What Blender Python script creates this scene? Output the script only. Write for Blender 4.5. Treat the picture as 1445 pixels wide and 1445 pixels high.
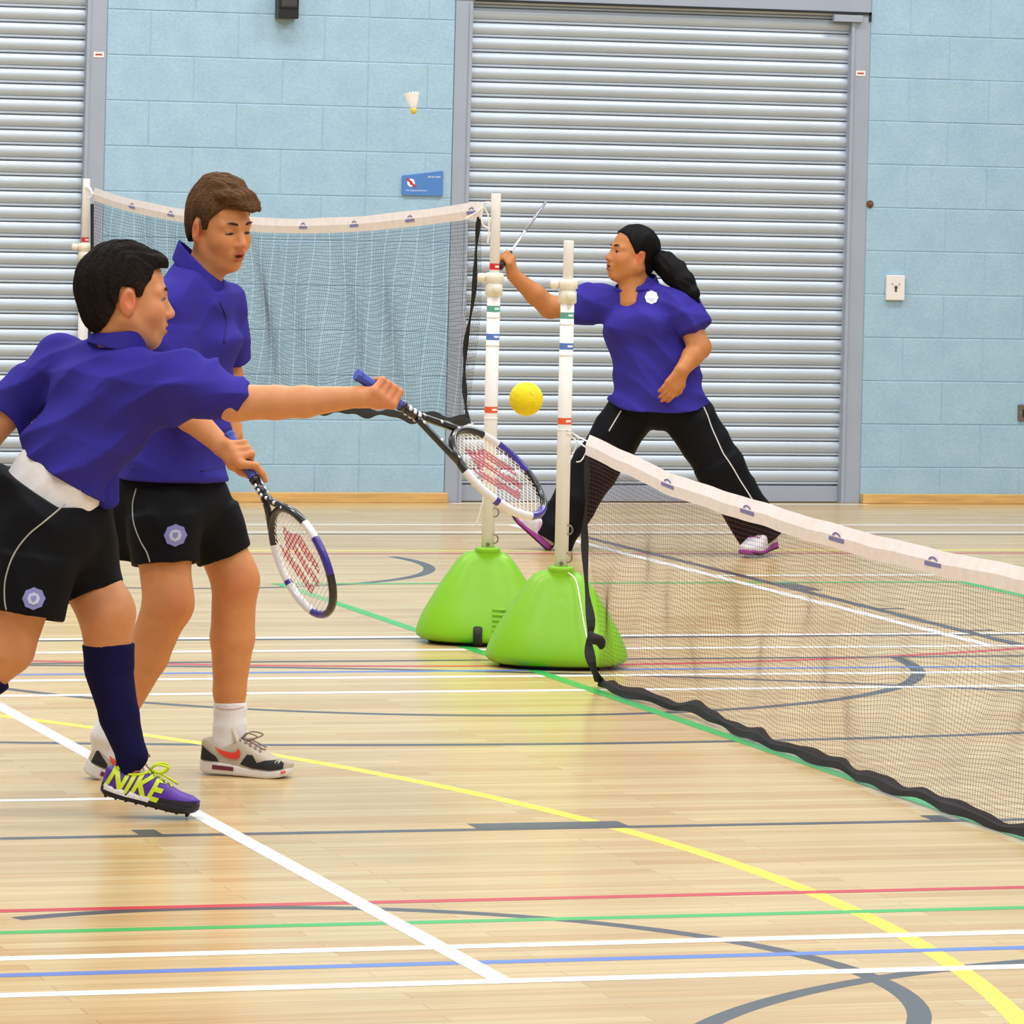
import bpy, bmesh, math, random
import numpy as np
from mathutils import Matrix, Vector

random.seed(7)
for o in list(bpy.data.objects):
    bpy.data.objects.remove(o, do_unlink=True)
SC = bpy.context.scene
COL = SC.collection

# ------------------------------------------------------------------ camera
FPX, PSI, ROLL, OY, WALL_Y, EYE = 6970.76, 0.307135, 0.023745, 236.24, 23.8905, 1.7
cam_d = bpy.data.cameras.new('camera')
cam_d.sensor_width = 36.0
cam_d.lens = FPX / 1445.0 * 36.0
cam_d.shift_y = -(722.5 - OY) / 1445.0
cam_d.clip_start, cam_d.clip_end = 0.1, 200
cam = bpy.data.objects.new('camera', cam_d)
COL.objects.link(cam)
cam.matrix_world = (Matrix.Translation((0, 0, EYE)) @ Matrix.Rotation(-PSI, 4, 'Z')
                    @ Matrix.Rotation(math.pi / 2, 4, 'X') @ Matrix.Rotation(ROLL, 4, 'Z'))
SC.camera = cam

# ------------------------------------------------------------------ world, lamps, exposure
wd = bpy.data.worlds.new('hall_ambient')
SC.world = wd
wd.use_nodes = True
bg = wd.node_tree.nodes['Background']
bg.inputs[0].default_value = (0.90, 0.95, 1.0, 1)
bg.inputs[1].default_value = 0.46


def ceiling_lamp(x, y, sx, sy, watts):
    l = bpy.data.lights.new('ceiling_lamp', 'AREA')
    l.shape = 'RECTANGLE'
    l.size, l.size_y, l.energy = sx, sy, watts
    l.color = (1.0, 0.985, 0.965)
    o = bpy.data.objects.new('ceiling_lamp', l)
    COL.objects.link(o)
    o.location = (x, y, 7.2)


for lx in (0.5, 5.5, 10.8):
    for ly in (5.5, 10.5, 15.6, 20.7):
        ceiling_lamp(lx, ly, 3.0, 1.2, 290 if ly > 20 else 235)
SC.view_settings.view_transform = 'Standard'
SC.view_settings.look = 'None'
SC.view_settings.gamma = 1.0
SC.view_settings.use_curve_mapping = False
SC.view_settings.exposure = -0.35

# ------------------------------------------------------------------ geometry of the view (pixel -> place)
FWD = np.array([math.sin(PSI), math.cos(PSI), 0.0])
RGT = np.array([math.cos(PSI), -math.sin(PSI), 0.0])
CAM = np.array([0, 0, EYE])


def ray(x, y):
    a = (x - 722.5) / FPX
    b = -(y - OY) / FPX
    c, s = math.cos(ROLL), math.sin(ROLL)
    return FWD + RGT * (a * c - b * s) + np.array([0, 0, a * s + b * c])


def at(x, y, depth):
    return CAM + ray(x, y) * depth


def on_floor(x, y, z=0.0):
    d = ray(x, y)
    return CAM + d * ((z - EYE) / d[2])


def on_wall(x, y, Y=WALL_Y):
    d = ray(x, y)
    return CAM + d * (Y / d[1])


def on_x(x, y, X):
    d = ray(x, y)
    return CAM + d * (X / d[0])


# ------------------------------------------------------------------ materials
def lin(c):
    if isinstance(c, str):
        c = tuple(int(c[i:i + 2], 16) / 255 for i in (0, 2, 4))
    return tuple(v / 12.92 if v <= 0.04045 else ((v + 0.055) / 1.055) ** 2.4 for v in c)


MATS = {}


def mat(name, col, rough=0.5, metal=0.0, spec=0.5, noise=0.0, scale=30.0, bump=0.0, coat=0.0, sheen=0.0, stretch=(1, 1, 1), attr=None, sss=0.0, alpha=1.0):
    if name in MATS:
        return MATS[name]
    m = bpy.data.materials.new(name)
    m.use_nodes = True
    nt = m.node_tree
    b = nt.nodes['Principled BSDF']
    c = lin(col)
    b.inputs['Base Color'].default_value = (*c, 1)
    b.inputs['Roughness'].default_value = rough
    b.inputs['Metallic'].default_value = metal
    b.inputs['Specular IOR Level'].default_value = spec
    b.inputs['Coat Weight'].default_value = coat
    b.inputs['Alpha'].default_value = alpha
    if sheen:
        b.inputs['Sheen Weight'].default_value = sheen
        b.inputs['Sheen Roughness'].default_value = 0.5
    if sss:
        b.inputs['Subsurface Weight'].default_value = sss
        b.inputs['Subsurface Radius'].default_value = (0.012, 0.005, 0.003)
        b.inputs['Subsurface Scale'].default_value = 1.0
    src = None
    if attr:
        at_ = nt.nodes.new('ShaderNodeAttribute')
        at_.attribute_name = attr
        src = at_.outputs['Color']
        nt.links.new(src, b.inputs['Base Color'])
    if noise or bump:
        tc = nt.nodes.new('ShaderNodeTexCoord')
        mp = nt.nodes.new('ShaderNodeMapping')
        mp.inputs['Scale'].default_value = stretch
        nz = nt.nodes.new('ShaderNodeTexNoise')
        nz.inputs['Scale'].default_value = scale
        nz.inputs['Detail'].default_value = 4
        nt.links.new(tc.outputs['Object'], mp.inputs[0])
        nt.links.new(mp.outputs[0], nz.inputs['Vector'])
        if noise:
            mx = nt.nodes.new('ShaderNodeMix')
            mx.data_type = 'RGBA'
            mx.blend_type = 'MULTIPLY'
            mx.inputs[0].default_value = 1.0
            mr = nt.nodes.new('ShaderNodeMapRange')
            mr.inputs[1].default_value = 0.3
            mr.inputs[2].default_value = 0.7
            mr.inputs[3].default_value = 1 - noise
            mr.inputs[4].default_value = 1 + noise
            nt.links.new(nz.outputs[0], mr.inputs[0])
            if src:
                nt.links.new(src, mx.inputs[6])
            else:
                mx.inputs[6].default_value = (*c, 1)
            nt.links.new(mr.outputs[0], mx.inputs[7])
            nt.links.new(mx.outputs[2], b.inputs['Base Color'])
        if bump:
            bp = nt.nodes.new('ShaderNodeBump')
            bp.inputs['Strength'].default_value = 1.0
            bp.inputs['Distance'].default_value = bump
            nt.links.new(nz.outputs[0], bp.inputs['Height'])
            nt.links.new(bp.outputs[0], b.inputs['Normal'])
    MATS[name] = m
    return m


# ------------------------------------------------------------------ object helpers
def tag(o, label=None, cat=None, group=None, kind=None):
    for k, v in (('label', label), ('category', cat), ('group', group), ('kind', kind)):
        if v:
            o[k] = v
    return o


def link(name, me, parent=None, m=None):
    o = bpy.data.objects.new(name, me)
    COL.objects.link(o)
    if parent is not None:
        o.parent = parent
    if m is not None and me is not None:
        if len(me.materials) == 0:
            me.materials.append(m)
    return o


def empty(name, loc=(0, 0, 0), rz=0.0):
    o = bpy.data.objects.new(name, None)
    COL.objects.link(o)
    o.location = loc
    o.rotation_euler = (0, 0, rz)
    o.empty_display_size = 0.1
    return o


def pydata(name, v, f, smooth=False):
    me = bpy.data.meshes.new(name)
    me.from_pydata([tuple(float(c) for c in p) for p in v], [], [tuple(q) for q in f])
    if smooth:
        me.polygons.foreach_set('use_smooth', [True] * len(me.polygons))
    me.update()
    return me


def bm_mesh(name, bm, smooth=False):
    bmesh.ops.recalc_face_normals(bm, faces=bm.faces)
    me = bpy.data.meshes.new(name)
    bm.to_mesh(me)
    bm.free()
    if smooth:
        me.polygons.foreach_set('use_smooth', [True] * len(me.polygons))
    return me


def box_bm(bm, lo, hi, bev=0.0, seg=1):
    vs = [bm.verts.new((x, y, z)) for x in (lo[0], hi[0]) for y in (lo[1], hi[1]) for z in (lo[2], hi[2])]
    F = [(0, 1, 3, 2), (4, 6, 7, 5), (0, 4, 5, 1), (2, 3, 7, 6), (0, 2, 6, 4), (1, 5, 7, 3)]
    fs = [bm.faces.new([vs[i] for i in f]) for f in F]
    if bev > 0:
        es = list({e for f in fs for e in f.edges})
        bmesh.ops.bevel(bm, geom=es, offset=bev, segments=seg, affect='EDGES', profile=0.5)


def box(name, lo, hi, m, parent=None, bev=0.0, seg=1):
    bm = bmesh.new()
    box_bm(bm, lo, hi, bev, seg)
    return link(name, bm_mesh(name, bm), parent, m)


def tube_vf(pts, rad, sides=6, closed=False, caps=True, flat=1.0, up=None):
    """polyline tube; rad scalar or list; flat squashes along the second normal"""
    pts = [np.array(p, float) for p in pts]
    n = len(pts)
    if np.isscalar(rad):
        rad = [rad] * n
    V, F = [], []
    ref = None
    for i in range(n):
        a = pts[(i - 1) % n] if (closed or i > 0) else pts[i]
        b = pts[(i + 1) % n] if (closed or i < n - 1) else pts[i]
        t = b - a
        t = t / (np.linalg.norm(t) + 1e-12)
        if up is not None:
            u = np.array(up, float)
        elif ref is None:
            u = np.array([0, 0, 1.0]) if abs(t[2]) < 0.9 else np.array([1.0, 0, 0])
        else:
            u = ref
        u = u - t * np.dot(u, t)
        u = u / (np.linalg.norm(u) + 1e-12)
        ref = u
        w = np.cross(t, u)
        for k in range(sides):
            an = 2 * math.pi * k / sides + (math.pi / sides if sides == 4 else 0)
            V.append(pts[i] + rad[i] * (math.cos(an) * w + math.sin(an) * u * flat))
    m = n if closed else n - 1
    for i in range(m):
        for k in range(sides):
            a0 = i * sides + k
            a1 = i * sides + (k + 1) % sides
            b0 = ((i + 1) % n) * sides + k
            b1 = ((i + 1) % n) * sides + (k + 1) % sides
            F.append((a0, b0, b1, a1))
    if caps and not closed:
        F.append(tuple(range(sides)))
        F.append(tuple(reversed(range((n - 1) * sides, n * sides))))
    return V, F


def tube(name, pts, rad, m, parent=None, sides=6, closed=False, flat=1.0, up=None, smooth=True):
    V, F = tube_vf(pts, rad, sides, closed, True, flat, up)
    return link(name, pydata(name, V, F, smooth), parent, m)


def merge(parts):
    V, F = [], []
    for v, f in parts:
        n = len(V)
        V += list(v)
        F += [tuple(i + n for i in q) for q in f]
    return V, F


def lathe_vf(prof, n=24, c=(0, 0, 0)):
    V, F = [], []
    for r, z in prof:
        for k in range(n):
            a = 2 * math.pi * k / n
            V.append((c[0] + r * math.cos(a), c[1] + r * math.sin(a), c[2] + z))
    for i in range(len(prof) - 1):
        for k in range(n):
            a0, a1 = i * n + k, i * n + (k + 1) % n
            F.append((a0, a1, a1 + n, a0 + n))
    F.append(tuple(reversed(range(n))))
    F.append(tuple(range((len(prof) - 1) * n, len(prof) * n)))
    return V, F


def lathe(name, prof, m, parent=None, n=24, c=(0, 0, 0), smooth=True):
    V, F = lathe_vf(prof, n, c)
    o = link(name, pydata(name, V, F, smooth), parent, m)
    return o


def curve_pts(P, n):
    """Catmull-Rom through P sampled n points"""
    P = np.array(P, float)
    Q = np.vstack([2 * P[0] - P[1], P, 2 * P[-1] - P[-2]])
    out = []
    m = len(P) - 1
    for i in range(n):
        t = i / (n - 1) * m
        k = min(int(t), m - 1)
        u = t - k
        p0, p1, p2, p3 = Q[k], Q[k + 1], Q[k + 2], Q[k + 3]
        out.append(0.5 * ((2 * p1) + (-p0 + p2) * u + (2 * p0 - 5 * p1 + 4 * p2 - p3) * u * u + (-p0 + 3 * p1 - 3 * p2 + p3) * u ** 3))
    return np.array(out)


def text_vf(txt, size, bold=0.0):
    cu = bpy.data.curves.new('lettering', 'FONT')
    cu.body = txt
    cu.size = size
    cu.align_x = 'CENTER'
    cu.align_y = 'CENTER'
    cu.resolution_u = 3
    cu.offset = bold
    o = bpy.data.objects.new('lettering', cu)
    COL.objects.link(o)
    dg = bpy.context.evaluated_depsgraph_get()
    me = bpy.data.meshes.new_from_object(o.evaluated_get(dg))
    V = [np.array(v.co) for v in me.vertices]
    F = [tuple(p.vertices) for p in me.polygons]
    bpy.data.objects.remove(o)
    bpy.data.curves.remove(cu)
    bpy.data.meshes.remove(me)
    return V, F

# ------------------------------------------------------------------ floor
def floor_material():
    m = bpy.data.materials.new('sprung_timber_floor')
    m.use_nodes = True
    nt = m.node_tree
    b = nt.nodes['Principled BSDF']
    tc = nt.nodes.new('ShaderNodeTexCoord')
    br = nt.nodes.new('ShaderNodeTexBrick')
    br.inputs['Scale'].default_value = 1.0
    br.inputs['Brick Width'].default_value = 1.1
    br.inputs['Row Height'].default_value = 0.068
    br.inputs['Mortar Size'].default_value = 0.0012
    br.inputs['Mortar Smooth'].default_value = 0.3
    br.inputs['Bias'].default_value = -0.1
    br.offset = 0.37
    br.inputs['Color1'].default_value = (*lin('D5BA86'), 1)
    br.inputs['Color2'].default_value = (*lin('C6A068'), 1)
    br.inputs['Mortar'].default_value = (*lin('A88654'), 1)
    mp = nt.nodes.new('ShaderNodeMapping')
    mp.inputs['Scale'].default_value = (1.2, 22, 1)
    nz = nt.nodes.new('ShaderNodeTexNoise')
    nz.inputs['Scale'].default_value = 1.6
    nz.inputs['Detail'].default_value = 5
    mr = nt.nodes.new('ShaderNodeMapRange')
    mr.inputs[1].default_value, mr.inputs[2].default_value = 0.3, 0.7
    mr.inputs[3].default_value, mr.inputs[4].default_value = 0.88, 1.10
    mx = nt.nodes.new('ShaderNodeMix')
    mx.data_type, mx.blend_type = 'RGBA', 'MULTIPLY'
    mx.inputs[0].default_value = 1.0
    nt.links.new(tc.outputs['Object'], br.inputs['Vector'])
    nt.links.new(tc.outputs['Object'], mp.inputs[0])
    nt.links.new(mp.outputs[0], nz.inputs['Vector'])
    nt.links.new(nz.outputs[0], mr.inputs[0])
    nt.links.new(br.outputs['Color'], mx.inputs[6])
    nt.links.new(mr.outputs[0], mx.inputs[7])
    nt.links.new(mx.outputs[2], b.inputs['Base Color'])
    b.inputs['Roughness'].default_value = 0.23
    b.inputs['Specular IOR Level'].default_value = 0.5
    return m


floor = box('floor', (-9, -5, -0.05), (21, WALL_Y + 0.3, 0.0), floor_material())
tag(floor, 'pale varnished timber sports hall floor with coloured court lines', None, None, 'structure')
LM = {'white': mat('white_line_paint', 'F4F2EC', 0.3), 'dark': mat('dark_line_paint', '4A4A50', 0.3),
      'green': mat('green_line_paint', '3DB357', 0.3), 'red': mat('red_line_paint', 'C8323E', 0.3),
      'blue': mat('blue_line_paint', '5C7CC8', 0.3), 'yellow': mat('yellow_line_paint', 'F7E03C', 0.3)}
LZ = [0.00012]


def strip(kind, L, R, closed=False):
    z = LZ[0]
    LZ[0] += 0.000015
    n = len(L)
    V = [(p[0], p[1], z) for p in L] + [(p[0], p[1], z) for p in R]
    F = [(i, i + 1, n + i + 1, n + i) for i in range(n - 1)]
    me = pydata(kind + '_line', V, F)
    me.flip_normals() if me.polygons[0].normal.z < 0 else None
    return link(kind + '_line', me, floor, LM[kind])


def xline(kind, Y, x0, x1, w=0.05):
    strip(kind, [(x0, Y - w / 2), (x1, Y - w / 2)], [(x0, Y + w / 2), (x1, Y + w / 2)])


def yline(kind, X, y0, y1, w=0.05):
    strip(kind, [(X - w / 2, y0), (X - w / 2, y1)], [(X + w / 2, y0), (X + w / 2, y1)])


def arc(kind, c, R, a0, a1, w=0.05, n=72):
    A = [math.radians(a0 + (a1 - a0) * i / n) for i in range(n + 1)]
    strip(kind, [(c[0] + (R - w / 2) * math.cos(a), c[1] + (R - w / 2) * math.sin(a)) for a in A],
          [(c[0] + (R + w / 2) * math.cos(a), c[1] + (R + w / 2) * math.sin(a)) for a in A])


arc('dark', (4.82, 16.39), 1.80, 180, 355)
arc('dark', (4.813, 20.291), 1.24, 186, 373)
arc('dark', (2.756, 9.719), 1.181, -75, 112)
arc('dark', (4.772, 8.194), 1.749, 60, 170)
arc('dark', (2.66, 8.588), 7.652, 50, 95)
arc('dark', (4.75, 21.5), 7.64, 240, 300)
arc('red', (5.166, 20.863), 4.814, 235, 318)
arc('yellow', (-2.627, 10.914), 6.88, -25, 42)
for k, Y in (('yellow', 20.89), ('red', 20.72), ('dark', 21.81), ('dark', 17.005), ('dark', 16.247), ('blue', 15.905), ('dark', 12.09),
             ('red', 10.93), ('green', 10.625), ('blue', 10.07)):
    xline(k, Y, -4, 16, 0.045)
for k, Y in (('white', 22.4), ('white', 21.93), ('white', 17.065), ('white', 16.605), ('white', 15.722), ('white', 15.285), ('white', 10.28), ('white', 9.83)):
    xline(k, Y, -4, 16, 0.055)
xline('white', 19.58, 7.16, 8.6, 0.05)
xline('white', 12.80, -1.0, 3.13, 0.05)
xline('white', 23.80, 7.27, 9.53, 0.05)
xline('green', 19.24, 5.13, 8.15, 0.05)
yline('white', 3.14, 9.82, 16.6)
yline('green', 5.165, 5.0, 19.24)
yline('green', 8.13, 15.0, 19.24)
yline('white', 7.14, 16.63, 22.4)
yline('dark', 7.265, 16.63, 22.4)
xline('dark', 12.15, 3.79, 4.20, 0.10)
xline('dark', 12.15, 2.90, 2.96, 0.10)
xline('dark', 12.15, 5.05, 5.11, 0.10)
yline('dark', 7.315, 18.87, 19.21, 0.10)
for Y in (18.06, 17.176):
    xline('dark', Y, 7.26, 7.39, 0.04)

# ------------------------------------------------------------------ back wall of painted blocks
def wall_paint(name, bricks):
    m = bpy.data.materials.new(name)
    m.use_nodes = True
    nt = m.node_tree
    b = nt.nodes['Principled BSDF']
    b.inputs['Roughness'].default_value = 0.55
    tc = nt.nodes.new('ShaderNodeTexCoord')
    gm = nt.nodes.new('ShaderNodeNewGeometry')
    nz = nt.nodes.new('ShaderNodeTexNoise')
    nz.inputs['Scale'].default_value = 95
    nz.inputs['Detail'].default_value = 3
    nz2 = nt.nodes.new('ShaderNodeTexNoise')
    nz2.inputs['Scale'].default_value = 7
    nz2.inputs['Detail'].default_value = 6
    nt.links.new(gm.outputs['Position'], nz.inputs['Vector'])
    nt.links.new(gm.outputs['Position'], nz2.inputs['Vector'])
    cr = nt.nodes.new('ShaderNodeValToRGB')
    cr.color_ramp.elements[0].position, cr.color_ramp.elements[1].position = 0.30, 0.62
    cr.color_ramp.elements[0].color = (*lin('8FB2C8'), 1)
    cr.color_ramp.elements[1].color = (*lin('A5C5D8'), 1)
    ad = nt.nodes.new('ShaderNodeMath')
    ad.operation = 'MULTIPLY_ADD'
    ad.inputs[1].default_value, ad.inputs[2].default_value = 0.45, 0.26
    nt.links.new(nz.outputs[0], ad.inputs[0])
    ad2 = nt.nodes.new('ShaderNodeMath')
    ad2.operation = 'MULTIPLY_ADD'
    ad2.inputs[1].default_value = 0.35
    nt.links.new(nz2.outputs[0], ad2.inputs[0])
    sb = nt.nodes.new('ShaderNodeMath')
    sb.operation = 'SUBTRACT'
    sb.inputs[1].default_value = 0.18
    nt.links.new(ad.outputs[0], sb.inputs[0])
    nt.links.new(sb.outputs[0], ad2.inputs[2])
    nt.links.new(ad2.outputs[0], cr.inputs[0])
    nt.links.new(cr.outputs[0], b.inputs['Base Color'])
    bp = nt.nodes.new('ShaderNodeBump')
    bp.inputs['Distance'].default_value = 0.004
    bp.inputs['Strength'].default_value = 0.35
    nt.links.new(nz.outputs[0], bp.inputs['Height'])
    nt.links.new(bp.outputs[0], b.inputs['Normal'])
    if bricks:
        sx = nt.nodes.new('ShaderNodeSeparateXYZ')
        cx = nt.nodes.new('ShaderNodeCombineXYZ')
        nt.links.new(gm.outputs['Position'], sx.inputs[0])
        nt.links.new(sx.outputs[0], cx.inputs[0])
        az = nt.nodes.new('ShaderNodeMath')
        az.inputs[1].default_value = 0.04
        nt.links.new(sx.outputs[2], az.inputs[0])
        nt.links.new(az.outputs[0], cx.inputs[1])
        br = nt.nodes.new('ShaderNodeTexBrick')
        br.inputs['Scale'].default_value = 1.0
        br.inputs['Brick Width'].default_value = 0.45
        br.inputs['Row Height'].default_value = 0.225
        br.inputs['Mortar Size'].default_value = 0.004
        nt.links.new(cx.outputs[0], br.inputs['Vector'])
        b2 = nt.nodes.new('ShaderNodeBump')
        b2.invert = True
        b2.inputs['Distance'].default_value = 0.004
        nt.links.new(br.outputs['Fac'], b2.inputs['Height'])
        nt.links.new(bp.outputs[0], b2.inputs['Normal'])
        nt.links.new(b2.outputs[0], b.inputs['Normal'])
    return m


M_BLOCK = wall_paint('blue_block_paint', False)
M_WALL = wall_paint('blue_wall_paint', True)
bm = bmesh.new()
YB = WALL_Y + 0.0028
HEAD = 2.53
for lo, hi in (((-8, YB, 0), (3.2, YB + 0.3, 7.6)), ((5.462, YB, 0), (7.258, YB + 0.3, 7.6)), ((9.512, YB, 0), (20, YB + 0.3, 7.6)),
               ((3.2, YB, 2.72), (5.462, YB + 0.3, 7.6)), ((7.258, YB, 2.72), (9.512, YB + 0.3, 7.6))):
    box_bm(bm, lo, hi)
wall = link('wall_back', bm_mesh('wall_back', bm), None, M_WALL)
tag(wall, 'pale blue painted blockwork wall behind the courts', None, None, 'structure')
block_cache = {}


def block(x0, x1, z0, z1):
    w, h = round(x1 - x0 - 0.0022, 4), round(z1 - z0 - 0.0045, 4)
    if (w, h) not in block_cache:
        b_ = bmesh.new()
        box_bm(b_, (-w / 2, 0, -h / 2), (w / 2, 0.02, h / 2), 0.0028)
        me = bm_mesh('block', b_)
        me.materials.append(M_BLOCK)
        block_cache[(w, h)] = me
    o = link('block', block_cache[(w, h)], wall)
    o.location = ((x0 + x1) / 2, WALL_Y + random.uniform(-0.0006, 0.0006), (z0 + z1) / 2)
    o.rotation_euler = (random.uniform(-0.002, 0.002), 0, random.uniform(-0.001, 0.001))


ZL = [0.0, 0.185] + [0.185 + 0.225 * i for i in range(1, 12)]
for r in range(len(ZL) - 1):
    z0, z1 = ZL[r], ZL[r + 1]
    odd = (len(ZL) - 1 - r) % 2
    xs = [5.462, 5.682, 6.131, 6.577, 6.808, 7.258] if odd == 0 else [5.462, 5.908, 6.363, 6.808, 7.12, 7.258]
    for a, b_ in zip(xs[:-1], xs[1:]):
        block(a, b_, z0, z1)
    xs = [9.512, 9.96] + [9.96 + 0.45 * i for i in range(1, 5)] if odd == 0 else [9.512, 9.737] + [9.737 + 0.45 * i for i in range(1, 6)]
    for a, b_ in zip(xs[:-1], xs[1:]):
        block(a, min(b_, 11.76), z0, z1)

M_TIMBER = mat('skirting_timber', 'D2A868', 0.4, noise=0.16, scale=6, stretch=(1, 12, 12))
for n, x0, x1 in (('baseboard_centre', 5.47, 7.265), ('baseboard_right', 9.515, 19.9)):
    tag(box(n, (x0, WALL_Y - 0.05, 0.0), (x1, WALL_Y - 0.001, 0.05), M_TIMBER, None, 0.003), 'low varnished timber plinth along the foot of the blue wall', None, None, 'structure')

# ------------------------------------------------------------------ roller shutters
M_STEEL = mat('shutter_grey_enamel', 'B6C1CD', 0.33, metal=0.10, noise=0.05, scale=3)
M_JAMB = mat('jamb_grey_enamel', '9DA6B5', 0.45, noise=0.05, scale=4)
M_DARK = mat('dark_gap', '1C1D20', 0.6)
PITCH = 0.0755
prof = [(0.016, 0.000), (0.016, 0.006), (-0.001, 0.0062), (-0.0055, 0.009), (-0.0055, 0.0165), (0.003, 0.0195), (0.003, 0.0215)]
for i in range(11):
    t = i / 10
    prof.append((-0.0005 - 0.0145 * math.sin(math.pi * (0.06 + 0.86 * t)), 0.0225 + (PITCH - 0.0225) * t))
prof.append((0.016, PITCH))


def slat_mesh(w):
    n = len(prof)
    V = [(-w / 2, y, z) for y, z in prof] + [(w / 2, y, z) for y, z in prof]
    F = [(i, n + i, n + i + 1, i + 1) for i in range(n - 1)]
    F += [tuple(range(n)), tuple(reversed(range(n, 2 * n)))]
    me = pydata('slat', V, F)
    me.materials.append(M_STEEL)
    return me


def shutter(num, x0, x1, jl0, jr1, label):
    """x0..x1 curtain opening, jl0/jr1 outer edges of the jambs"""
    d = empty('door_%d' % num, ((x0 + x1) / 2, WALL_Y, 0))
    tag(d, label, None, None, 'structure')
    cx = (x0 + x1) / 2
    YS = 0.045
    me = slat_mesh(x1 - x0 + 0.03)
    z = 0.088
    while z < HEAD + 0.01:
        s = link('slat', me, d)
        s.location = (random.uniform(-0.004, 0.004), YS + random.uniform(-0.0015, 0.0015), z)
        s.rotation_euler = (random.uniform(-0.02, 0.02), random.uniform(-0.0006, 0.0006), 0)
        z += PITCH
    box('bottom_rail', (x0 - cx, YS - 0.012, 0.004), (x1 - cx, YS + 0.02, 0.086), M_JAMB, d, 0.002)
    for a, b_, s in ((jl0, x0, 1), (x1, jr1, -1)):
        box('jamb', (a - cx, -0.004, 0.0), (b_ - cx, 0.12, HEAD + 0.19), M_JAMB, d, 0.002)
        xi = b_ if s == 1 else a
        box('guide_rail', (min(xi, xi + s * 0.018 * -1) - cx, -0.012, 0.0), (max(xi, xi - s * 0.018) - cx, 0.001, HEAD), M_JAMB, d, 0.0015)
    box('head_box', (jl0 - cx, -0.010, HEAD + 0.012), (jr1 - cx, 0.12, HEAD + 0.19), M_JAMB, d, 0.002)
    box('back_panel', (x0 - cx - 0.02, 0.1, 0), (x1 - cx + 0.02, 0.11, HEAD + 0.1), M_DARK, d)
    return d, cx


d1, c1 = shutter(1, 3.30, 5.358, 3.205, 5.460, 'grey steel roller shutter at the left edge behind the boys')
d2, c2 = shutter(2, 7.349, 9.405, 7.260, 9.510, 'wide grey steel roller shutter behind the lunging player')
box('latch_bracket', (9.30 - c2, -0.03, 2.495), (9.458 - c2, 0.0, 2.53), M_JAMB, d2, 0.002)
box('dark_seal', (7.36 - c2, -0.0125, 2.535), (9.512 - c2, 0.0, 2.548), M_DARK, d2)
box('dark_seal', (9.500 - c2, -0.0125, 2.50), (9.512 - c2, 0.0, 2.548), M_DARK, d2)
M_WHITE = mat('white_plastic', 'E6E2DE', 0.4)
M_RED = mat('red_print', 'C03038', 0.5)
for d, cx, p in ((d1, c1, on_wall(139, 77)), (d2, c2, on_wall(1214, 103.5))):
    st = box('sticker', (p[0] - cx - 0.026, -0.0065, p[2] - 0.014), (p[0] - cx + 0.026, -0.003, p[2] + 0.014), M_WHITE, d)
    box('sticker_print', (p[0] - cx - 0.017, -0.0072, p[2] - 0.004), (p[0] - cx + 0.017, -0.006, p[2] + 0.004), M_RED, st)

# ------------------------------------------------------------------ things on the wall
# blue sign
M_SIGN = mat('sign_blue', '4F80C4', 0.35, noise=0.03)
sx0, sx1, sz0, szl, szr = 6.997, 7.210, 1.548, 1.645, 1.674
sg = empty('wall_sign', ((sx0 + sx1) / 2, WALL_Y, sz0))
tag(sg, 'blue wall sign with slanted top and red-barred white symbol', 'sign')
hw = (sx1 - sx0) / 2
bm = bmesh.new()
P4 = [(-hw, 0), (hw, 0), (hw, szr - sz0), (-hw, szl - sz0)]
a = [bm.verts.new((x, -0.012, z)) for x, z in P4]
b = [bm.verts.new((x, -0.001, z)) for x, z in P4]
bm.faces.new(a)
bm.faces.new(list(reversed(b)))
for i in range(4):
    bm.faces.new([a[i], b[i], b[(i + 1) % 4], a[(i + 1) % 4]])
panel = link('panel', bm_mesh('panel', bm), sg, M_SIGN)
M_INK = mat('sign_white_print', 'F2F4F8', 0.5)


def flat_disc(r, n, cx, cz, y, r0=0.0):
    if r0 == 0:
        return [(cx + r * math.cos(2 * math.pi * k / n), y, cz + r * math.sin(2 * math.pi * k / n)) for k in range(n)], [tuple(range(n))]
    V = [(cx + q * math.cos(2 * math.pi * k / n), y, cz + q * math.sin(2 * math.pi * k / n)) for q in (r0, r) for k in range(n)]
    return V, [(k, (k + 1) % n, n + (k + 1) % n, n + k) for k in range(n)]


icx, icz = -hw + 0.045, 0.063
V, F = flat_disc(0.020, 28, icx, icz, -0.0124)
link('symbol_disc', pydata('symbol_disc', V, F), panel, M_INK)
box('symbol_figure', (icx - 0.006, -0.0131, icz - 0.010), (icx + 0.005, -0.0126, icz + 0.009), mat('symbol_dark', '5A1C28', 0.5), panel)
Rb = 0.033
V = [(icx - Rb * 0.66 - 0.004, -0.0134, icz + Rb * 0.66 - 0.004), (icx - Rb * 0.66 + 0.004, -0.0134, icz + Rb * 0.66 + 0.004),
     (icx + Rb * 0.66 + 0.004, -0.0134, icz - Rb * 0.66 + 0.004), (icx + Rb * 0.66 - 0.004, -0.0134, icz - Rb * 0.66 - 0.004)]
link('symbol_bar', pydata('symbol_bar', V, [(0, 1, 2, 3)]), panel, M_RED)
for txt, size, tx, tz, n in (('No Unauthorised Entry', 0.0115, icx + 0.030, 0.024, 'lettering'), ('SEE IN HERE', 0.0125, hw - 0.047, 0.094, 'lettering')):
    V, F = text_vf(txt, size)
    link(n, pydata(n, [(v[0] + tx, -0.0126, v[1] + tz) for v in V], F), panel, M_INK)

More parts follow.
